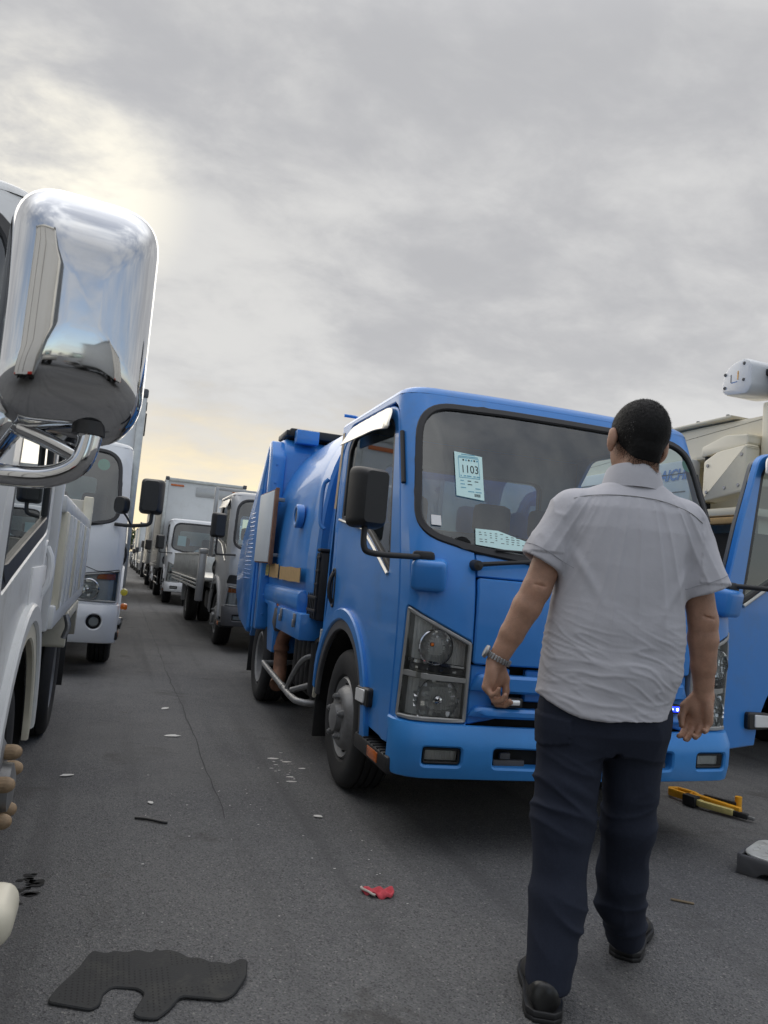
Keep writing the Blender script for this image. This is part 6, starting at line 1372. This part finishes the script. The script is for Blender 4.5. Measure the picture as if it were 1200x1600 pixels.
# --- trousers
t = Field((-0.33, -0.30, 0.02), (0.30, 0.30, 1.02), 0.005)
t.column([0.99, 0.92, 0.84, 0.76, 0.70], [-0.02, -0.022, -0.025, -0.025, -0.025], [-0.05] * 5, [0.165, 0.180, 0.192, 0.185, 0.16], [0.105, 0.118, 0.128, 0.12, 0.09], 0.0, 2.4)
t.cap((-0.118, -0.05, 0.80), (-0.133, -0.062, 0.49), 0.103, 0.088, 0.035); t.cap((-0.134, -0.062, 0.49), (-0.140, -0.090, 0.28), 0.087, 0.077, 0.03); t.cap((-0.140, -0.090, 0.28), (-0.166, -0.142, 0.075), 0.080, 0.064, 0.03, flat=((0, 1, 0), 0.88))
t.cap((0.072, -0.035, 0.80), (0.086, 0.015, 0.48), 0.099, 0.076, 0.035); t.cap((0.086, 0.015, 0.48), (0.098, 0.075, 0.30), 0.079, 0.072, 0.03); t.cap((0.098, 0.075, 0.30), (0.146, 0.155, 0.10), 0.072, 0.064, 0.03, flat=((0, 1, 0), 0.88)); t.ell((0.075, 0.085, 0.20), (0.04, 0.05, 0.045), 0.04)
X = np.meshgrid(*t.ax, indexing='ij')
t.d = np.maximum(t.d, np.where(X[0] < -0.02, 0.068 - X[2] + (X[1] + 0.14) * 0.10, 0.062 - X[2] + (X[1] - 0.15) * 0.15))
t.cap((-0.005, -0.3, 0.70), (-0.005, 0.25, 0.70), 0.012, 0.012, 0.02, cut=True)
V, F = t.mesh(2); N = vnormals(V, F); dsp = np.zeros(len(V))
for i, p in enumerate(V):
    x, y, z = p; left = x < -0.02
    kn = math.exp(-((z - (0.57 if left else 0.50)) / 0.10) ** 2); an = math.exp(-((z - (0.20 if left else 0.19)) / 0.09) ** 2)
    c = (x, y, z + (x * 0.45 if left else -x * 0.3))
    w = kn * (1.0 if left else 0.5) * 0.011 * max(0, ridge(c, (4, 4, 20), 1.7)) ** 2 + an * 0.010 * max(0, ridge(c, (4, 4, 12), 5.2)) ** 2 + 0.0035 * max(0, ridge(p, (7, 7, 5), 9.1)) ** 2 - 0.003
    if left and -0.30 < x < -0.10 and y < 0.02 and 0.715 + (x + 0.2) * 0.3 < z < 0.80 and x < -0.15: w += 0.007
    dsp[i] = w
V = V + N * dsp[:, None]
mesh_from('trousers', V, F, 'trousers', MAN)
# --- shoes
for side, (hx, hy), yaw, pitch in ((-1, (-0.186, -0.205), -9, -3), (1, (0.165, 0.200), -26, 0)):
    s = MB(); rings = []; st = [(-0.012, 0.030, 0.022, 0.085), (0.0, 0.036, 0.022, 0.092), (0.03, 0.041, 0.022, 0.094), (0.075, 0.041, 0.022, 0.096), (0.11, 0.041, 0.021, 0.090), (0.15, 0.046, 0.020, 0.072), (0.20, 0.051, 0.018, 0.058), (0.245, 0.045, 0.018, 0.050), (0.275, 0.028, 0.018, 0.040), (0.285, 0.012, 0.018, 0.030)]
    for y, w, z0, z1 in st:
        rings.append([(w * math.cos(a) * (1 if math.sin(a) < 0 else 0.86), y, (z0 + z1) / 2 + (z1 - z0) / 2 * math.sin(a)) for a in np.linspace(0, 2 * math.pi, 21)[:-1]])
    s.loft(rings); T = Matrix.Translation((hx, hy, 0)) @ Matrix.Rotation(R(yaw), 4, 'Z') @ Matrix.Diagonal((1.24, 1.06, 1.12, 1)); s.xf(T); so = s.build('shoe', 'leather', MAN, sharp=70)
    b = MB(); out = []
    ys = np.linspace(-0.018, 0.29, 16); wd = np.interp(ys, [-0.018, 0.0, 0.05, 0.12, 0.20, 0.26, 0.285, 0.29], [0.022, 0.040, 0.045, 0.043, 0.055, 0.045, 0.022, 0.01])
    pl = [(float(w), float(y)) for y, w in zip(ys, wd)] + [(-float(w), float(y)) for y, w in zip(ys[::-1], wd[::-1])]
    b.prism(pl, 0.013, 0.028, 'xy', bev=0.003); b.xf(T); b.build('sole', 'black', so)
    b = MB(); pl = [(float(w), float(y)) for y, w in zip(ys, wd) if y < 0.075] + [(-float(w), float(y)) for y, w in list(zip(ys, wd))[::-1] if y < 0.075]; b.prism(pl, 0.0, 0.0125, 'xy', bev=0.003); b.xf(T); b.build('heel', 'black', so)
    b = MB(); pl = [(float(w) * 0.96, float(y)) for y, w in zip(ys, wd) if y > 0.13] + [(-float(w) * 0.96, float(y)) for y, w in list(zip(ys, wd))[::-1] if y > 0.13]; b.prism(pl, 0.002, 0.0125, 'xy', bev=0.003); b.xf(T); b.build('tread', 'black', so)
# --- steel wristwatch
a = np.array(LW); d = np.array(LW) - np.array(LE); d /= np.linalg.norm(d); c = a - d * 0.012; u = np.cross(d, (0, 1, 0)); u /= np.linalg.norm(u); v = np.cross(d, u)
fr = lambda k, r1, r2: c + u * math.cos(k) * r1 + v * math.sin(k) * r2
W = MB(); cc = fr(math.pi if u[0] > 0 else 0, 0.041, 0.033); n = (cc - c) / np.linalg.norm(cc - c); e2 = np.cross(d, n); Rm = Matrix((tuple(e2), tuple(d), tuple(n))).transposed()
W.lathe([(0, -0.004), (0.019, -0.004), (0.021, 0.0), (0.019, 0.006), (0.015, 0.007), (0.0, 0.007)], (0, 0, 0), 'z', 24); W.v = [tuple(np.array(Rm @ Vector(p)) + cc) for p in W.v]; wo_ = W.build('wristwatch', 'steel', MAN)
nl = 26
for k in range(nl):
    ang = 2 * math.pi * k / nl; p = fr(ang, 0.0385, 0.0335)
    if np.linalg.norm(p - cc) < 0.016: continue
    n = (p - c) / np.linalg.norm(p - c); e2 = np.cross(d, n); Rm = Matrix((tuple(e2), tuple(d), tuple(n))).transposed(); W = MB(); W.box((0, 0, 0), (0.0076, 0.016 + 0.002 * (k % 2), 0.0035 + 0.001 * (k % 2)), bev=0.001, seg=1); W.v = [tuple(np.array(Rm @ Vector(q_)) + p) for q_ in W.v]; W.build('bracelet_link', 'steel', wo_)
